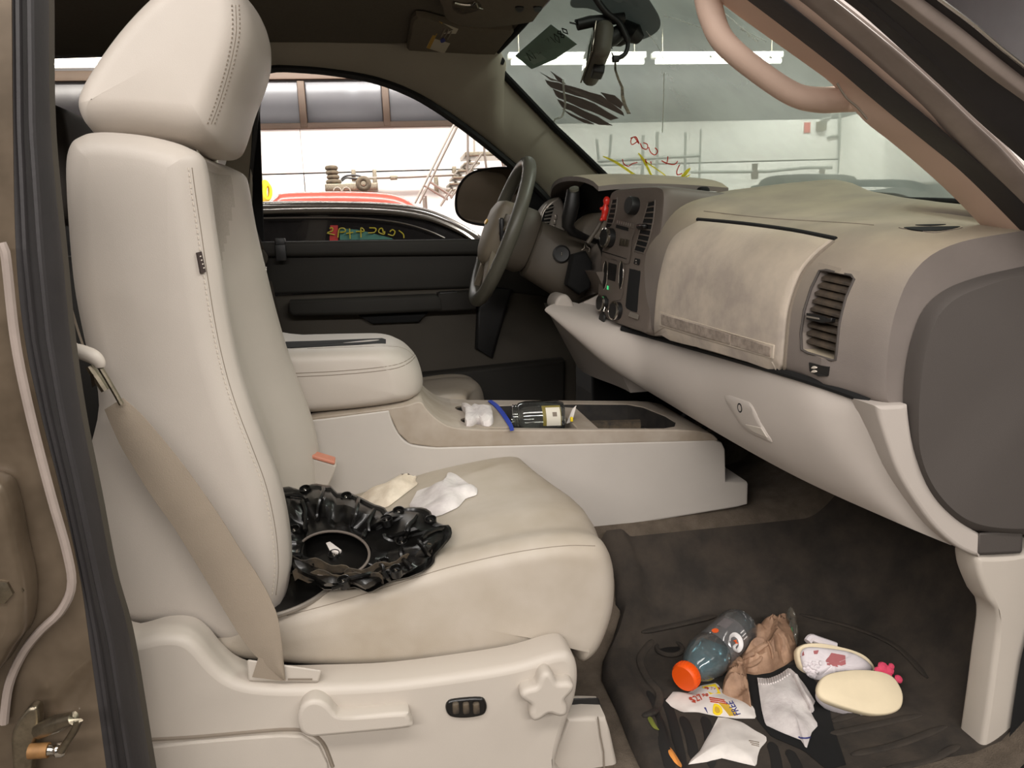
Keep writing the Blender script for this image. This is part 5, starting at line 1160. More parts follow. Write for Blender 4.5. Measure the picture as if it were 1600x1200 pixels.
sheet('bag_flap', None, None, SM2, [(1130, 1070), (1140, 1040), (1150, 1030), (1164, 1034), (1166, 1052), (1170, 1080), (1174, 1108), (1160, 1098), (1140, 1092), (1128, 1086)], M_brownbag, bag, ang=20, h=.020, amp=.020, freq=30, sharp=2, seed=9)
SBg = Surf(bag.children[0], bag.children[1])
for pts, r in ((((1160, 1030), (1172, 1024), (1190, 1012), (1200, 1005)), .006), (((1162, 1044), (1180, 1036), (1190, 1026)), .005), (((1198, 1002), (1204, 1015), (1206, 1030)), .005), (((1140, 1044), (1152, 1036), (1160, 1040)), .005), (((1215, 990), (1222, 1004), (1220, 1020)), .005)):
    b = MB(); P = SBg.pts(cr2(pts, 4), .002)
    if len(P) > 2: b.tube(P, [r * (.3 + .7 * math.sin(math.pi * i / (len(P) - 1))) for i in range(len(P))], 6, flat=.6); b.build('bag_fold', M_brownbag, bag)
wr = thing('snack_wrapper', 'clear wrapper with green print at the far end of paper bag', 'wrapper', SM.hit(1240, 1000)[0])
M_clear = glass('clear_film', (.88, .86, .80, 1), .22, (.7, .66, .56, 1), .08, .09)
sheet('film', None, None, SM2, [(1222, 982), (1232, 974), (1244, 984), (1250, 996), (1246, 1010), (1232, 1012), (1224, 1000)], M_clear, wr, ang=20, h=.045, amp=.02, freq=40, sharp=2)
SWr = Surf(wr.children[0]); decal(SWr, ((1230, 976), (1238, 980), (1239, 988), (1231, 987)), pm('print_green', (36, 120, 62), .5), 'green_print', wr)
# white ribbed sock
sk_ = thing('white_sock', 'white sock with ribbed cuff lying on the black cloth', 'sock', SM2.hit(1225, 1100)[0])
o = sheet('sock_body', None, None, SM2, [(1183, 1060), (1200, 1062), (1220, 1054), (1233, 1044), (1244, 1054), (1258, 1072), (1274, 1098), (1266, 1112), (1272, 1124), (1279, 1134), (1268, 1146), (1260, 1172), (1252, 1158), (1222, 1146), (1196, 1134), (1190, 1110)], M_white, sk_, ang=40, h=.016, amp=.010, freq=22, seed=5)
SSk = Surf(o)
for k in range(14):
    f_ = k / 13; x_ = 1185 + 47 * f_; y_ = 1060 + 3.5 * math.sin(f_ * 3.1) - 15 * f_ ** 1.6
    b = MB(); P = SSk.pts([(x_, y_ + 1), (x_ + .9, y_ + 5), (x_ + 1.6, y_ + 9)], .0012)
    if len(P) == 3: b.tube(P, .0016, 6); b.build('cuff_rib', M_white, sk_)
b = MB(); P = SSk.pts(cr2(((1242, 1060), (1252, 1082), (1262, 1100), (1266, 1112)), 4), .004)
if len(P) > 2: b.tube(P, .007, 8, flat=.6); b.build('sock_fold', M_white, sk_)
b = MB(); SSk.line(b, ((1248, 1152), (1258, 1154), (1266, 1152)), .0012, 5, .001); b.build('dark_thread', M_pnavy, sk_)
# torn white paper nearest
o = sheet('torn_paper', 'torn white paper sheet nearest the door sill on the mat', 'paper', SM, [(1122, 1122), (1136, 1123), (1160, 1130), (1180, 1143), (1197, 1152), (1198, 1160), (1188, 1170), (1184, 1182), (1182, 1199), (1160, 1194), (1128, 1186), (1104, 1192), (1075, 1196), (1080, 1188), (1094, 1174), (1104, 1156), (1112, 1142)], M_paper, h=.010, amp=.008, freq=16, seed=2)
SPp = Surf(o); b = MB()
for k in range(3): SPp.patch(b, ((1170 + 2 * k, 1157 + 3 * k), (1186, 1160 + 3 * k), (1186, 1161 + 3 * k), (1170 + 2 * k, 1158 + 3 * k)), .001, .0006)
q = b.build('printed_lines', M_seam, o, smooth=False)
o = sheet('orange_peel', 'thin orange sliver on the mat ribs near the sill', 'litter', SM, cr2(((1042, 1172), (1048, 1170), (1058, 1184), (1067, 1200), (1060, 1198), (1048, 1186)), 3, True), pm('orange_sliver', (214, 138, 62), .7), h=.004, amp=.001)
sheet('green_leaf', 'small yellow green leaf scrap on the mat rim', 'leaf', SM, cr2(((1012, 1124), (1018, 1122), (1026, 1136), (1030, 1142), (1020, 1138)), 3, True), pm('leaf_green', (110, 116, 46), .7), h=.003, amp=.001)
# toddler shoes
M_sole = pm('cream_sole', (228, 212, 180), .7, var=.05, vs=20); M_shoe = pm('shoe_white', (222, 214, 216), .85, var=.06, vs=40, bump=.2, bs=300); M_pink = pm('pink_lining', (176, 104, 106), .85, var=.15, vs=30); M_bow = pm('pink_bow', (218, 74, 104), .6)
def shoe_plane(px, py, up_, n):
    p, _ = SM.hit(px, py); return p + V((0, 0, up_)), V(n).normalized()
P0, N0 = shoe_plane(1345, 1100, .040, (.1, -.62, .78))
sh2 = thing('toddler_shoe', 'toddler shoe turned over with its plain cream sole facing up', 'shoe', P0 + V((0, 0, -.04)), None)
so2 = cr2(((1278, 1076), (1284, 1060), (1300, 1051), (1335, 1046), (1372, 1048), (1396, 1057), (1409, 1076), (1412, 1092), (1407, 1107), (1390, 1115), (1364, 1116), (1330, 1108), (1300, 1098), (1284, 1089)), 4, True)
O = [atP(a, c, P0, N0) for a, c in so2]; cO = sum(O, V((0, 0, 0))) / len(O)
def sc(l, s, d, N): return [cO + (p - cO) * s + N * d for p in l]
b = MB(); b.loft([sc(O, .97, -.014, N0), sc(O, 1.0, -.010, N0), sc(O, 1.0, -.003, N0), sc(O, .98, -.0005, N0), sc(O, .94, .001, N0), sc(O, .5, .002, N0)]); b.build('sole', M_sole, sh2, ang=60)
dn = V((0, .02, -1)); b = MB(); b.loft([sc(O, .96, -.012, N0), [p + V((.002, .004, -.010)) for p in sc(O, .97, -.014, N0)], [p + V((.004, .006, -.018)) for p in sc(O, .86, -.018, N0)], [V((p.x, p.y, max(p.z - .03, .456))) for p in sc(O, .6, -.02, N0)]]); b.build('upper', M_shoe, sh2, ang=60)
P1, N1 = shoe_plane(1305, 1040, .030, (-.05, -.78, .62))
sh1 = thing('toddler_shoe', 'white toddler shoe on its side with pink lining showing', 'shoe', P1 + V((0, 0, -.03)), None)
so1 = cr2(((1245, 1022), (1249, 1010), (1264, 1005), (1290, 1006), (1330, 1015), (1354, 1026), (1367, 1042), (1366, 1054), (1340, 1060), (1300, 1060), (1268, 1056), (1252, 1044)), 4, True)
O = [atP(a, c, P1, N1) for a, c in so1]; cO = sum(O, V((0, 0, 0))) / len(O)
b = MB(); b.loft([sc(O, .98, -.020, N1), sc(O, 1.0, -.014, N1), sc(O, 1.0, -.002, N1), sc(O, .97, .001, N1), sc(O, .90, .0008, N1)]); b.build('sole', M_sole, sh1, ang=60)
up1 = cr2(((1250, 1024), (1256, 1014), (1275, 1013), (1320, 1019), (1345, 1030), (1359, 1044), (1352, 1052), (1320, 1052), (1300, 1056), (1285, 1064), (1266, 1061), (1254, 1042)), 4, True)
U = [atP(a, c, P1, N1) for a, c in up1]; cO = sum(U, V((0, 0, 0))) / len(U)
b = MB(); rr = []
for s, d in ((1, .0), (1.02, .008), (.95, .014), (.8, .017), (.55, .018), (.2, .018)): rr.append([cO + (p - cO) * s + N1 * (d + (.004 * noise.noise(p * 90) if s < 1 else 0)) for p in U])
b.loft(rr); up_o = b.build('upper', M_shoe, sh1, ang=50); SU = Surf(up_o)
decal(SU, ((1290, 1032), (1299, 1020), (1320, 1024), (1321, 1038), (1308, 1042), (1292, 1039)), M_pink, 'lining', sh1, .0015); decal(SU, ((1250, 1022), (1256, 1018), (1257, 1024), (1251, 1027)), M_pink, 'lining', sh1, .0015); decal(SU, ((1271, 1017), (1279, 1016), (1277, 1022), (1272, 1022)), M_pink, 'lining', sh1, .0015)
b = MB()
for k in range(26):
    a, c = 1256 + random.random() * 26, 1034 + random.random() * 24
    p, n = SU.hit(a, c)
    if p: b.lathe([(0, -.004), (.004, -.001), (.003, .003), (0, .004)], p, n, 6)
o = b.build('ruffle', M_shoe, sh1); o['kind'] = 'stuff'
b = MB(); b.tube([atP(a, c, P1 - N1 * .02, N1) for a, c in cr2(((1262, 1003), (1268, 997), (1280, 1001), (1295, 1006), (1306, 1010)), 4)], .008, 8); b.build('tongue', M_shoe, sh1)
bw = thing('pink_bow', 'bright pink bow showing behind the upturned shoe sole', 'bow', SM.hit(1390, 1050)[0])
for a, c, r in ((1380, 1043, .011), (1390, 1047, .009), (1386, 1054, .010), (1404, 1061, .008), (1373, 1049, .009), (1393, 1041, .006)):
    q = atP(a, c, P0 + V((.0, .045, -.0)), (0, -.7, .7)); b = MB(); b.lathe([(0, -r * .5), (r * .8, -r * .35), (r, 0), (r * .8, r * .35), (0, r * .5)], q, (.2, -.6, .7), 10); b.build('loop', M_bow, bw)
# drink bottle
pb = SM.hit(1070, 1066)[0]; A = atP(1069, 1059, pb + V((0, 0, .038)), (0, 0, 1)); Bq = SM.hit(1150, 990)[0]; E = atP(1158, 977, Bq + V((0, 0, .040)), (0, 0, 1))
ax = (E - A).normalized(); Lb = (E - A).length; Rb = .0385 * Lb / .2
kr = Lb / .2; bo = thing('drink_bottle', 'clear plastic drink bottle with orange cap and blue dregs on the mat', 'bottle', (A + E) / 2 - V((0, 0, .038)))
M_pet = glass('bottle_plastic', (.92, .93, .93, 1), .14, (.72, .74, .74, 1), .04, .10); M_drink = glass('blue_drink', (.50, .74, .80, 1), .30, (.34, .62, .70, 1), .05, .05)
b = MB(); k = Lb / .2
b.lathe([(.0165 * k, .012 * k), (.017 * k, .022 * k), (.021 * k, .028 * k), (.031 * k, .045 * k), (Rb, .070 * k), (Rb, .085 * k), (Rb * .94, .092 * k), (Rb * .94, .158 * k), (Rb, .165 * k), (Rb, .185 * k), (Rb * .88, .197 * k), (Rb * .6, .2 * k), (0, .196 * k)], A, ax, 36, cap=False); body = b.build('bottle_body', M_pet, bo)
b = MB(); b.lathe([(.0215 * kr, -.004), (.0240 * kr, 0), (.0240 * kr, .014 * kr), (.0215 * kr, .017 * kr), (0, .017 * kr)], A, ax, 28); cp_ = b.build('cap', M_orange, bo)
b = MB()
u0 = ax.orthogonal().normalized(); w0 = ax.cross(u0)
for i in range(28):
    a = i * 2 * math.pi / 28; q = A + (u0 * math.cos(a) + w0 * math.sin(a)) * .0241 * kr; b.tube([q + ax * .001, q + ax * .013], .0008, 4)
b.build('cap_ridges', M_orange, cp_)['kind'] = 'stuff'
b = MB(); rgs = []
for r, h in ((.019 * k, .026 * k), (.029 * k, .045 * k), (Rb * .95, .070 * k), (Rb * .95, .085 * k), (Rb * .86, .093 * k), (Rb * .8, .108 * k)):
    c = A + ax * h; sd = ax.cross(V((0, 0, 1))).normalized(); upv = sd.cross(ax).normalized()
    rgs.append([c + sd * r * math.cos(a) + upv * min(r * math.sin(a), r * .35) for a in [i * 2 * math.pi / 28 for i in range(28)]])
b.loft(rgs); b.build('drink', M_drink, bo)
SBo = Surf(body)
M_lab = pm('label_grey', (112, 106, 106), .5); M_labw = pm('label_white', (226, 222, 220), .5); M_bolt = pm('bolt_orange', (232, 96, 40), .5)
sd = ax.cross(V((0, 0, 1))).normalized(); upv = sd.cross(ax).normalized()
def labq(h0, h1, a0, a1, m, nm, d=.0008, nn=8):
    b = MB(); b.grid(nn, 2, lambda u, v: A + ax * (h0 + (h1 - h0) * v) * k + (sd * math.cos(a0 + (a1 - a0) * u) + upv * math.sin(a0 + (a1 - a0) * u)) * (Rb * .94 + d)); return b.build(nm, m, bo)
labq(.094, .158, -.5, 2.5, glass('label_film', (.78, .76, .76, 1), .34, (.56, .54, .54, 1), .05, .05), 'label_band', .0006, 20)
# the white G with an orange bolt, and the pale side panels
def lab_pt(h, a, d=.0016): return A + ax * h * k + (sd * math.cos(a) + upv * math.sin(a)) * (Rb * .94 + d)
ang0 = .50
gpts = [(.011, .26), (.004, .36), (-.007, .30), (-.012, .04), (-.008, -.24), (.001, -.33), (.009, -.27), (.011, -.08), (.003, -.06)]
b = MB(); b.tube([lab_pt(.118 - x_, ang0 + y_) for x_, y_ in [(p.x, p.y) for p in cr([(a, c, 0) for a, c in gpts], 4)]], .0062, 8, flat=.3); b.build('letter_g', M_labw, bo)
b = MB(); b.loft([[lab_pt(.118 - x_, ang0 + y_, d) for x_, y_ in ((.005, .16), (-.004, .10), (-.001, .02), (-.006, -.12), (.003, -.02), (.001, .06))] for d in (.0022, .0030)]); b.build('orange_bolt', M_bolt, bo)
labq(.122, .150, 1.25, 1.75, M_lab, 'label_panel', .0014); labq(.142, .155, .32, .37, M_labw, 'label_line', .0014, 4); labq(.142, .155, .48, .53, M_labw, 'label_line', .0014, 4); labq(.142, .155, .64, .69, M_labw, 'label_line', .0014, 4)
b = MB(); b.loft([[lab_pt(.104 + .007 * math.cos(i * .63), 1.55 + .16 * math.sin(i * .63), d) for i in range(10)] for d in (.0012, .002)]); b.build('orange_dot', M_bolt, bo)

# ================================================================== ON THE SEAT
sheet('cream_cloth', 'cream crumpled cloth left of the white sock on the cushion', 'cloth', SCU, [(560, 778), (580, 772), (600, 760), (618, 742), (635, 735), (652, 732), (655, 740), (648, 752), (654, 757), (630, 775), (608, 792), (585, 800), (562, 796)], M_cream, h=.018, amp=.012, freq=24, seed=4)
sheet('white_sock', 'white sock lying at the middle of the seat cushion', 'sock', SCU, [(640, 790), (652, 768), (670, 762), (692, 755), (701, 738), (712, 742), (732, 757), (747, 766), (745, 775), (728, 780), (716, 794), (690, 806), (668, 812), (645, 806)], M_white, h=.018, amp=.010, freq=24, seed=8)
# black cover full of clips
NW = V((-.08, -.34, .94)).normalized(); PW = SCU.hit(590, 912)[0] + V((0, 0, .018))
def onW(px, py, d=0): return atP(px, py, PW + NW * d, NW)
wc = thing('wheel_cover', 'broken black plastic wheel cover with chrome clips on the seat', 'wheel cover', SCU.hit(570, 880)[0])
ol = [(436, 762), (452, 760), (470, 766), (482, 757), (498, 755), (508, 760), (516, 758), (526, 770), (545, 769), (562, 776), (585, 788), (600, 792), (606, 800), (622, 794), (645, 792), (664, 793), (674, 800), (678, 812), (690, 820), (704, 820), (707, 836), (700, 846), (690, 858), (680, 868), (679, 880), (662, 894), (640, 903), (615, 908), (600, 916), (578, 928), (556, 918), (532, 922), (505, 922), (490, 910), (474, 906), (458, 898), (446, 884), (440, 860), (437, 820)]
ol = [(p.x, p.y) for p in resample([(a, c, 0) for a, c in ol + [ol[0]]], 97)[:-1]]
hx, hy = 520, 866; rows = []
for s, d0, lob in ((1.0, -.012, 0), (1.0, .0, 0), (.975, .004, .002), (.93, .002, .002), (.88, .014, .008), (.80, .022, .012), (.70, .018, .014), (.60, .010, .010), (.52, .004, .004), (.47, .010, 0), (.44, .010, 0), (.43, -.012, 0), (.2, -.014, 0)):
    row = []
    for i, (a, c) in enumerate(ol):
        if s <= .52:
            t_ = s / .52; an = math.atan2(c - hy, a - hx); ex, ey = hx + 58 * math.cos(an) * t_ / .9, hy + 36 * math.sin(an) * t_ / .9
            f_ = sm(.40, .53, s); X_, Y_ = ex * (1 - f_) + (hx + (a - hx) * s) * f_, ey * (1 - f_) + (hy + (c - hy) * s) * f_
        else: X_, Y_ = hx + (a - hx) * s, hy + (c - hy) * s
        row.append(onW(X_, Y_, d0 + .55 * lob * math.cos(i / len(ol) * math.pi * 2 * 11)))
    rows.append(row)
b = MB(); b.loft(rows); wb_ = b.build('cover_shell', M_gloss, wc, ang=38); SWc = Surf(wb_)
b = MB(); b.tube([onW(hx + 57 * math.cos(a), hy + 36 * math.sin(a), .011) for a in [i * .131 for i in range(48)]], .0022, 6, closed=True); b.build('center_ring', M_stack, wc)
for pts in (((470, 785), (475, 800), (480, 830)), ((506, 764), (500, 790), (497, 815)), ((585, 800), (578, 820), (568, 842)), ((600, 838), (620, 842), (640, 838)), ((650, 810), (640, 825), (632, 842)), ((690, 828), (672, 834), (660, 845)), ((560, 780), (556, 800), (550, 820)), ((672, 872), (662, 858), (655, 848)), ((640, 890), (632, 876), (628, 860)), ((448, 868), (470, 872), (490, 885)), ((520, 915), (545, 908), (580, 900)), ((610, 905), (600, 890), (590, 880)), ((440, 775), (470, 778), (480, 784))):
    b = MB(); P = SWc.pts(cr2(pts, 4), .004)
    if len(P) > 2: b.tube(P, [.0035] * len(P), 6); b.build('rib', M_gloss, wc)
for a, c in ((477, 766), (541, 777), (623, 800), (604, 813), (673, 814), (443, 785), (460, 829), (600, 881), (619, 892), (537, 909), (522, 868), (628, 848)):
    p, n = SWc.hit(a, c)
    if p is None: continue
    b = MB(); b.lathe([(.0095, -.008), (.0100, .005), (.0086, .0055), (.0078, -.001), (0, -.002)], p, NW, 14); cup = b.build('clip_cup', M_gloss, wc)
    b = MB(); b.lathe([(.0025, -.002), (.0034, .001), (.002, .003), (0, .0035)], p, NW, 10); b.build('chrome_clip', M_chrome, cup)
b = MB(); SWc.patch(b, ((510, 851), (516, 849), (534, 862), (530, 867), (516, 863)), .004, .002); b.build('white_label', M_paper, wc, smooth=False)
b = MB(); rr = onW(578, 893, .0)
for px in (((445, 878), (480, 885), (520, 892), (560, 905), (600, 912)), ((540, 905), (590, 895), (640, 880), (676, 862)), ((460, 905), (500, 905), (560, 910), (620, 900))):
    P = [onW(a, c, .004) for a, c in cr2(px, 5)]; b = MB(); b.grid(len(P), 3, lambda u, v: P[round(u * (len(P) - 1))] + NW * (.020 * v - .004) + V((0, 0, .004 * math.sin(u * 22))), (0, .003, 0)); b.build('broken_flange', M_blackdusty, wc)
# disc under it
pd_ = SCU.hit(455, 938)[0] + V((-.03, .07, .014)); dk = thing('trim_disc', 'black disc with silver rim half under the wheel cover', 'wheel cover', pd_)
NZ = V((-.10, -.16, .98)).normalized()
b = MB(); b.lathe([(.0, -.004), (.105, -.004), (.112, .0), (.105, .002), (.06, -.001), (0, -.001)], pd_, NZ, 48, cap=False); b.build('disc', M_gloss, dk)
b = MB(); u_ = NZ.orthogonal().normalized(); w_ = NZ.cross(u_); b.tube([pd_ + (u_ * math.cos(i * .105) + w_ * math.sin(i * .105)) * .112 for i in range(60)], .0042, 8, closed=True); b.build('rim', M_silver, dk)
sheet('clear_wrap', 'small crumpled clear plastic between the backrest and the black cover', 'wrapper', SCU, [(444, 862), (456, 858), (466, 880), (470, 895), (462, 912), (450, 918), (444, 915)], M_clear, h=.03, amp=.015, freq=50, sharp=2, base=.02)

# ================================================================== IN THE CONSOLE
cl_ = Surf(ctop, cpanel)
wcl = thing('cup_cloth', 'white cloth stuffed in the console cup holders', 'cloth', onC(747, 660))
b = MB(); o_ = cr2(((721, 641), (732, 643), (742, 640), (756, 643), (768, 644), (771, 656), (770, 667), (756, 668), (748, 663), (738, 668), (727, 667), (727, 650)), 4, True); P = [onC(a, c) for a, c in o_]; c0 = sum(P, V((0, 0, 0))) / len(P)
b.loft([[c0 + (p - c0) * s + V((0, 0, h + (.008 * noise.noise(p * 45 + V((h * 30, 0, 0))) if s > .2 else 0))) for p in P] for s, h in ((.7, -.045), (.85, -.01), (1.0, .006), (.95, .016), (.75, .020), (.5, .019), (.2, .017))]); b.build('cloth', M_white, wcl)
st_ = thing('blue_strap', 'blue webbing strap crossing the console beside the glass jar', 'strap', onC(785, 645))
q = cr2(((762, 626), (772, 634), (782, 646), (794, 664), (797, 672)), 5); q2 = cr2(((768, 625), (778, 632), (789, 645), (800, 662), (803, 671)), 5)
b = MB(); b.grid(len(q), 2, lambda u, v: onC(*(q if v == 0 else q2)[round(u * (len(q) - 1))], .006), (0, 0, -.002)); b.build('webbing', pm('blue_webbing', (34, 62, 168), .7), st_)
jc = onC(842, 652, .004); ja = V((1, -.10, -.02)).normalized(); jr_ = thing('glass_jar', 'empty clear glass jar lying in the console tray', 'jar', jc - V((0, 0, .04)))
M_jar = glass('jar_glass', (.84, .86, .82, 1), .07, (.7, .7, .66, 1), .02, .16)
b = MB(); b.lathe([(.027, -.062), (.030, -.061), (.030, -.050), (.0345, -.046), (.0385, -.030), (.0385, .040), (.034, .056), (.02, .060), (0, .058)], jc, ja, 36, cap=False); jb = b.build('jar_body', M_jar, jr_)
for h in (-.059, -.053, -.047): b = MB(); u_ = ja.orthogonal().normalized(); w_ = ja.cross(u_); b.tube([jc + ja * h + (u_ * math.cos(i * .21) + w_ * math.sin(i * .21)) * .0305 for i in range(30)], .0014, 6, closed=True); b.build('thread', M_jar, jr_)
u_ = V((0, -1, 0)); w_ = V((0, 0, 1))
def jl_(x0_, x1_, a0, a1, m, nm, d): b = MB(); b.grid(10, 3, lambda u, v: jc + ja * (x0_ + (x1_ - x0_) * v) + (u_ * math.cos(a0 + (a1 - a0) * u) + w_ * math.sin(a0 + (a1 - a0) * u)) * (.0387 + d)); return b.build(nm, m, jr_)
jl_(.002, .044, -.3, .95, pm('jar_label', (122, 110, 48), .6), 'label', .0004); jl_(.010, .042, -.3, .8, pm('jar_label_w', (214, 208, 192), .6), 'label_panel', .0009); jl_(.024, .034, .25, .5, M_seam, 'label_print', .0014)
b = MB(); p = onC(893, 648, .012); b.loft([[p + V((-.012, 0, -.02)), p + V((.0, -.004, -.016)), p + V((.012, 0, .020)), p + V((.004, .004, .012))], [p + V((-.012, .004, -.02)), p + V((.0, 0, -.016)), p + V((.012, .004, .020)), p + V((.004, .008, .012))]]); b.build('torn_label', M_paper, jr_)
b = MB(); p = onC(893, 655, .006); b.rbox(p, (.006, .008, .010), .001); b.build('yellow_tag', M_pyel, jr_)

# ================================================================== MIRROR AND ITS MOUNT, ON THE WINDSCREEN
rm = thing('rear_view_mirror', 'grey interior mirror hanging from a black bracket on the windscreen', 'mirror', atY(933, 90, .06))
C_ = atY(933, 86, .06); Mr = Matrix.Rotation(math.radians(-8), 3, 'Z') @ Matrix.Rotation(math.radians(-6), 3, 'X') @ Matrix.Rotation(math.radians(10), 3, 'Y')
b = MB(); b.rbox(C_, (.040, .235, .078), .018, Mr, 4); b.build('housing', pm('mirror_shell', (92, 88, 78), .5, var=.1, vs=10), rm)
b = MB(); b.rbox(C_ + Mr @ V((-.021, 0, 0)), (.004, .222, .066), .0015, Mr); b.build('mirror_glass', M_mirror, rm)
b = MB(); b.rbox(C_ + Mr @ V((.004, -.03, -.046)), (.026, .05, .02), .004, Mr); b.build('lower_tab', M_black, rm)
b = MB(); hp_, _ = SW.hit(1000, 38); hp_ = hp_ + V((-.03, 0, -.02)); b.tube([C_ + Mr @ V((.02, .0, .02)), C_.lerp(hp_, .4) + V((0, 0, .012)), C_.lerp(hp_, .7), hp_], [.014, .013, .015, .020], 12); b.build('stem', M_black, rm)
b = MB(); b.tube([SW.hit(a, c)[0] + V((-.022, 0, -.018)) for a, c in ((978, 38), (992, 34), (1006, 40), (1013, 48))], [.014, .022, .022, .014], 12); b.build('mount_foot', M_black, rm)
b = MB(); y_ = .02; b.tube([atY(a, c, y_) for a, c in ((902, 39), (922, 34), (950, 31), (975, 28))], [.012, .013, .012, .012], 10); b.build('bracket_bar', M_black, rm)
b = MB(); b.tube([atY(a, c, y_) for a, c in ((898, 32), (906, 35), (912, 36))], .003, 6); b.tube([atY(a, c, y_) for a, c in ((890, 35), (902, 38))], .002, 6); b.build('loose_wire', M_black, rm)['kind'] = 'stuff'
b = MB(); b.tube([atY(a, c, .0) for a, c in cr2(((925, -12), (938, 8), (950, 22), (966, 34), (975, 50), (981, 66), (978, 82), (968, 90), (958, 90)), 6)], [.0075] * 30 + [.005] * 19, 10); b.build('cable', M_black, rm)
b = MB(); b.rbox(atY(962, 92, .0), (.016, .012, .014), .003); b.build('cable_plug', M_black, rm)
b = MB(); b.tube([atY(a, c, .02) for a, c in ((941, 66), (958, 58), (972, 48))], [.018, .019, .016], 12); b.build('ball_joint', M_black, rm)
# things on the glass
def on_glass(pxs, off=.003): return [p + V((-.8, 0, -.6)).normalized() * off for p in [SW.hit(a, c)[0] for a, c in pxs] if p is not None]
def gpatch(name, pxs, m, par=None, off=.0035):
    b = MB(); A_ = on_glass(pxs, off); B_ = on_glass(pxs, off - .001); b.loft([B_, A_]); return b.build(name, m, par, smooth=False)
pod = tag(gpatch('sensor_patch', cr2(((955, -20), (1000, -18), (1022, 8), (1033, 30), (1030, 46), (1012, 58), (995, 60), (980, 45), (930, 14), (896, 10), (900, -6)), 4, True), glass('frit_dots', (.30, .32, .32, 1), .7, (.26, .28, .28, 1), .3, .01)), 'grey dotted mounting patch on glass above the mirror', 'patch')
M_stk = glass('permit_paper', (.2, .24, .2, 1), .85, (.26, .31, .27, 1), .3, .01)
stk_ = tag(gpatch('permit_sheet', ((862, 37), (903, 68), (868, 92), (832, 107), (806, 86)), M_stk), 'grey green paper with handwriting stuck in the windscreen corner', 'paper')
b = MB()
for i, s_ in enumerate('ATUGA71080'):
    f_ = i / 9; a0 = 822 + 56 * f_; c0 = 88 - 38 * f_; h_ = 11 + 3 * math.sin(i * 2)
    gl_ = {'A': ((0, 1), (.5, 0), (1, 1)), 'T': ((.5, 1), (.5, 0), (0, 0), (1, 0)), 'U': ((0, 0), (.1, 1), (.9, 1), (1, 0)), 'G': ((1, .1), (0, .3), (.2, 1), (1, .9), (1, .5)), '7': ((0, 0), (1, 0), (.3, 1)), '1': ((.5, 0), (.5, 1)), '0': ((.5, 0), (0, .5), (.5, 1), (1, .5), (.5, 0)), '8': ((.5, .5), (0, .2), (.5, 0), (1, .2), (.5, .5), (0, .8), (.5, 1), (1, .8), (.5, .5))}[s_]
    b.tube(on_glass([(a0 + 5 * x_ + 9 * y_ , c0 - 3.5 * x_ + h_ * y_ - 6) for x_, y_ in gl_], .005), .0016, 5)
b.build('handwriting', pm('dark_ink', (30, 34, 32), .8), stk_)
b = MB(); b.grid(8, 2, lambda u, v: atY(955 + 23 * u + (2 + 4 * u) * v + 2 * math.sin(u * 14), 82 + 96 * u, .05 - .12 * u) , (0, .0015, 0)); tag(b.build('hanging_strip', pm('strip_foil', (150, 138, 118), .35, .5, c2=(50, 44, 38), vs=40)), 'ragged foil strip hanging down beside the mirror', 'strip')
M_smear = glass('dark_smear', (.30, .26, .25, 1), .45, (.34, .29, .27, 1), .2, .02, var=.4)
smr = thing('peeling_film', 'dark shredded film stuck on the driver side of windscreen', 'film', SW.hit(915, 160)[0])
for k, pl in enumerate((((853, 124), (872, 128), (905, 137), (940, 148), (972, 172), (976, 180), (950, 168), (915, 152), (885, 143), (862, 136)), ((865, 138), (890, 147), (930, 161), (968, 184), (955, 187), (925, 173), (895, 161), (872, 151)), ((872, 154), (900, 165), (935, 181), (958, 195), (938, 194), (905, 179), (880, 167)), ((940, 143), (962, 148), (976, 162), (972, 169), (950, 155)), ((880, 169), (905, 182), (930, 193), (915, 191), (892, 179)), ((846, 112), (862, 121), (880, 128), (862, 124)), ((862, 110), (880, 122), (886, 130), (872, 123)))):
    q = []
    for i in range(len(pl)):
        (a, c), (u, w_) = pl[i], pl[(i + 1) % len(pl)]
        q += [(a, c), ((a + u) / 2 + random.uniform(-1.2, 1.2), (c + w_) / 2 + random.uniform(-1.2, 1.2))]
    gpatch('shred', q, M_smear, smr, .003 + k * .0003)
M_glint = glass('crack_glint', (1, 1, 1, 1), .95, (.95, .97, .93, 1), .1, .1)
ckg = thing('windscreen_crack', 'long bright cracks running across the windscreen glass', 'crack', SW.hit(1040, 160)[0])
for pts, r in ((((882, 124), (883, 140), (885, 160), (880, 180), (870, 184), (866, 190)), .0036), (((1040, 112), (1039, 160), (1037, 205)), .0012), (((1040, 22), (1062, 28), (1084, 36)), .0008), (((1130, 14), (1150, 30), (1186, 62)), .0011), (((1012, 46), (1030, 70), (1040, 92)), .0006), (((1084, 36), (1120, 46)), .0006), (((1160, 42), (1200, 62)), .0008)):
    b = MB(); P = on_glass(cr2(pts, 5), .005)
    if len(P) > 2: b.tube(P, r, 6); b.build('crack_line', M_glint, ckg)
for a, c, r in ((1077, 35, .003), (1162, 44, .005), (1172, 54, .003), (1186, 62, .0025), (1178, 57, .002), (1112, 87, .003), (1206, 88, .003)):
    P = on_glass([(a, c)], .003); b = MB(); b.lathe([(r, -.0005), (r * .7, .001), (0, .0012)], P[0], (-.8, 0, -.6), 7); b.build('chip', M_glint, ckg)
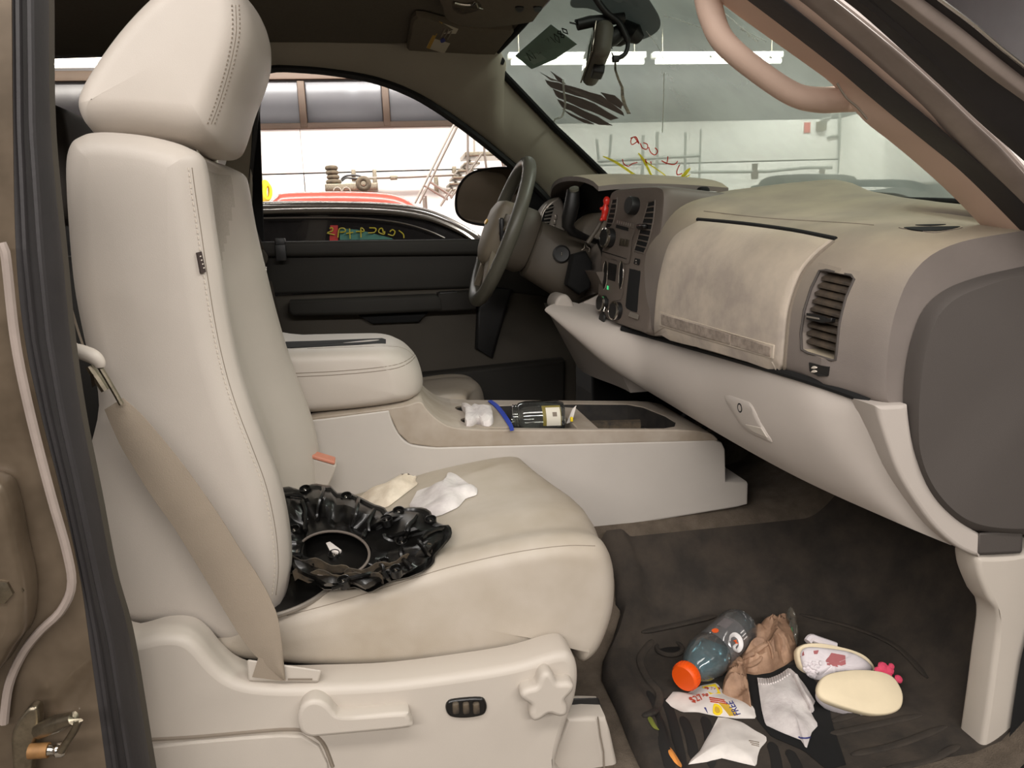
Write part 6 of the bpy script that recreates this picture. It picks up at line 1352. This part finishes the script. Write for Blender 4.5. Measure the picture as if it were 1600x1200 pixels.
# marker strokes on the outside of the glass
M_ymk = glass('yellow_paint', (.95, .88, .22, 1), .30, (.9, .84, .2, 1), .3, .01); M_rmk = glass('red_paint', (.85, .22, .16, 1), .35, (.7, .14, .1, 1), .3, .01)
ym = thing('yellow_marker_strokes', 'yellow paint marker strokes on the glass above the dash', 'marker writing', SW.hit(1010, 270)[0])
for pts, rs in ((((944, 243), (965, 253), (990, 270), (1022, 291)), (.0015, .004, .0035, .005)), (((999, 238), (1008, 250), (1018, 270), (1030, 292)), (.002, .005, .004, .005)), (((1003, 246), (1020, 258), (1040, 272), (1062, 292)), (.002, .002, .0018, .002)), (((1066, 276), (1074, 268), (1080, 262)), (.004, .008, .002)), (((1067, 272), (1070, 277), (1079, 272)), (.003, .006, .003)), (((1048, 283), (1058, 282), (1066, 281)), (.002, .003, .0015))):
    P = on_glass(cr2(pts, 5), .004); b = MB(); n_ = len(P); b.tube(P, [interp([i / (len(rs) - 1) for i in range(len(rs))], rs, i / (n_ - 1)) for i in range(n_)], 8, flat=.4); b.build('stroke', M_ymk, ym)
rmk = thing('red_marker_strokes', 'thin red marker scribbles above the yellow strokes on glass', 'marker writing', SW.hit(1030, 240)[0])
for pts in (((1000, 222), (993, 212), (988, 218), (990, 224), (997, 220)), ((988, 214), (996, 212), (1001, 222)), ((1003, 222), (1006, 229), (1013, 231), (1014, 224), (1008, 221)), ((1016, 228), (1019, 236), (1026, 240), (1030, 234), (1026, 229)), ((975, 247), (977, 254), (984, 258), (990, 254), (998, 252)), ((1011, 247), (1013, 253), (1011, 249)), ((1019, 250), (1020, 254)), ((1046, 243), (1045, 250), (1043, 254)), ((1036, 249), (1044, 253), (1056, 255), (1061, 250)), ((1064, 256), (1060, 265), (1061, 271), (1068, 269))):
    P = on_glass(cr2(pts, 5), .006); b = MB(); b.tube(P, .0016, 6); b.build('stroke', M_rmk, rmk)

# ================================================================== ROOF FITTINGS
SHd = Surf(head)
def roofp(pxs, off): return [p + V((0, 0, -off)) for p in [SHd.hit(a, c)[0] for a, c in pxs] if p is not None]
M_visor = pm('visor_cloth', (104, 94, 80), .9, var=.08, vs=60, bump=.1)
vs_ = thing('sun_visor', 'brown sun visor with printed label folded up on the driver side', 'sun visor', SHd.hit(720, 60)[0] + V((0, 0, -.02)))
vo = cr2(((650, 14), (700, 25), (748, 32), (800, 36), (790, 56), (746, 102), (700, 98), (640, 78), (640, 40)), 3, True)
P = roofp(vo, .0); c0 = sum(P, V((0, 0, 0))) / len(P)
b = MB(); b.loft([[c0 + (p - c0) * s + V((0, 0, -h)) for p in P] for s, h in ((1, .004), (1.0, .014), (.96, .020), (.5, .021))]); vb_ = b.build('visor_panel', M_visor, vs_); SV = Surf(vb_)
decal(SV, ((686, 33), (716, 45), (694, 83), (666, 74)), pm('label_cream', (186, 176, 156), .8), 'visor_label', vs_, .0015)
decal(SV, ((686, 33), (691, 35), (671, 76), (666, 74)), pm('label_amber', (180, 140, 60), .8), 'label_strip', vs_, .0022)
decal(SV, cr2(((688, 62), (693, 59), (696, 63), (690, 66)), 3, True), M_pnavy, 'label_symbol', vs_, .0022)
for k in range(3): decal(SV, ((695 + 5 * k, 44 + 2 * k), (696.5 + 5 * k, 44.6 + 2 * k), (690 + 5 * k, 57 + 2 * k), (688.5 + 5 * k, 56.4 + 2 * k)), M_seam, 'label_text', vs_, .0022)
oc = thing('overhead_console', 'brown overhead console with a bright lamp lens on the headliner', 'console', SHd.hit(770, 8)[0] + V((0, 0, -.05)))
P = roofp(cr2(((690, -60), (860, -60), (872, -6), (850, 10), (800, 20), (745, 24), (700, 14), (688, -10)), 3, True), 0); c0 = sum(P, V((0, 0, 0))) / len(P)
b = MB(); b.loft([[c0 + (p - c0) * s + V((0, 0, -h)) for p in P] for s, h in ((1, .0), (1.0, .018), (.95, .032), (.8, .038), (.4, .040))]); ob_ = b.build('console_body', M_visor, oc); SO = Surf(ob_)
decal(SO, cr2(((708, 1), (725, 5), (745, 2), (752, 8), (746, 16), (722, 22), (708, 14)), 3, True), M_blackdusty, 'lamp_recess', oc, .001)
b = MB(); P = SO.pts(cr2(((710, 2), (724, 5), (738, 5), (744, 0)), 4), .003); b.tube(P, .004, 8) if len(P) > 2 else None; P2_ = SO.pts(cr2(((744, 1), (747, 9), (754, 12)), 4), .003); b.tube(P2_, .0025, 8) if len(P2_) > 2 else None
if b.v: b.build('chrome_lens', M_chrome, oc)
for a, c in ((812, 13), (840, 13)): decal(SO, cr2(((a - 7, c - 3), (a + 6, c - 3), (a + 4, c + 3), (a - 3, c + 4)), 3, True), M_black, 'switch', oc, .003)
# black lower border of the glass above the dash top
b = MB(); P = on_glass(cr2(((1160, 312), (1250, 309.5), (1340, 310), (1430, 310.5), (1512, 313)), 6), .004)
if len(P) > 2: b.tube(P, .0055, 8); b.build('glass_border', M_void, wsc)
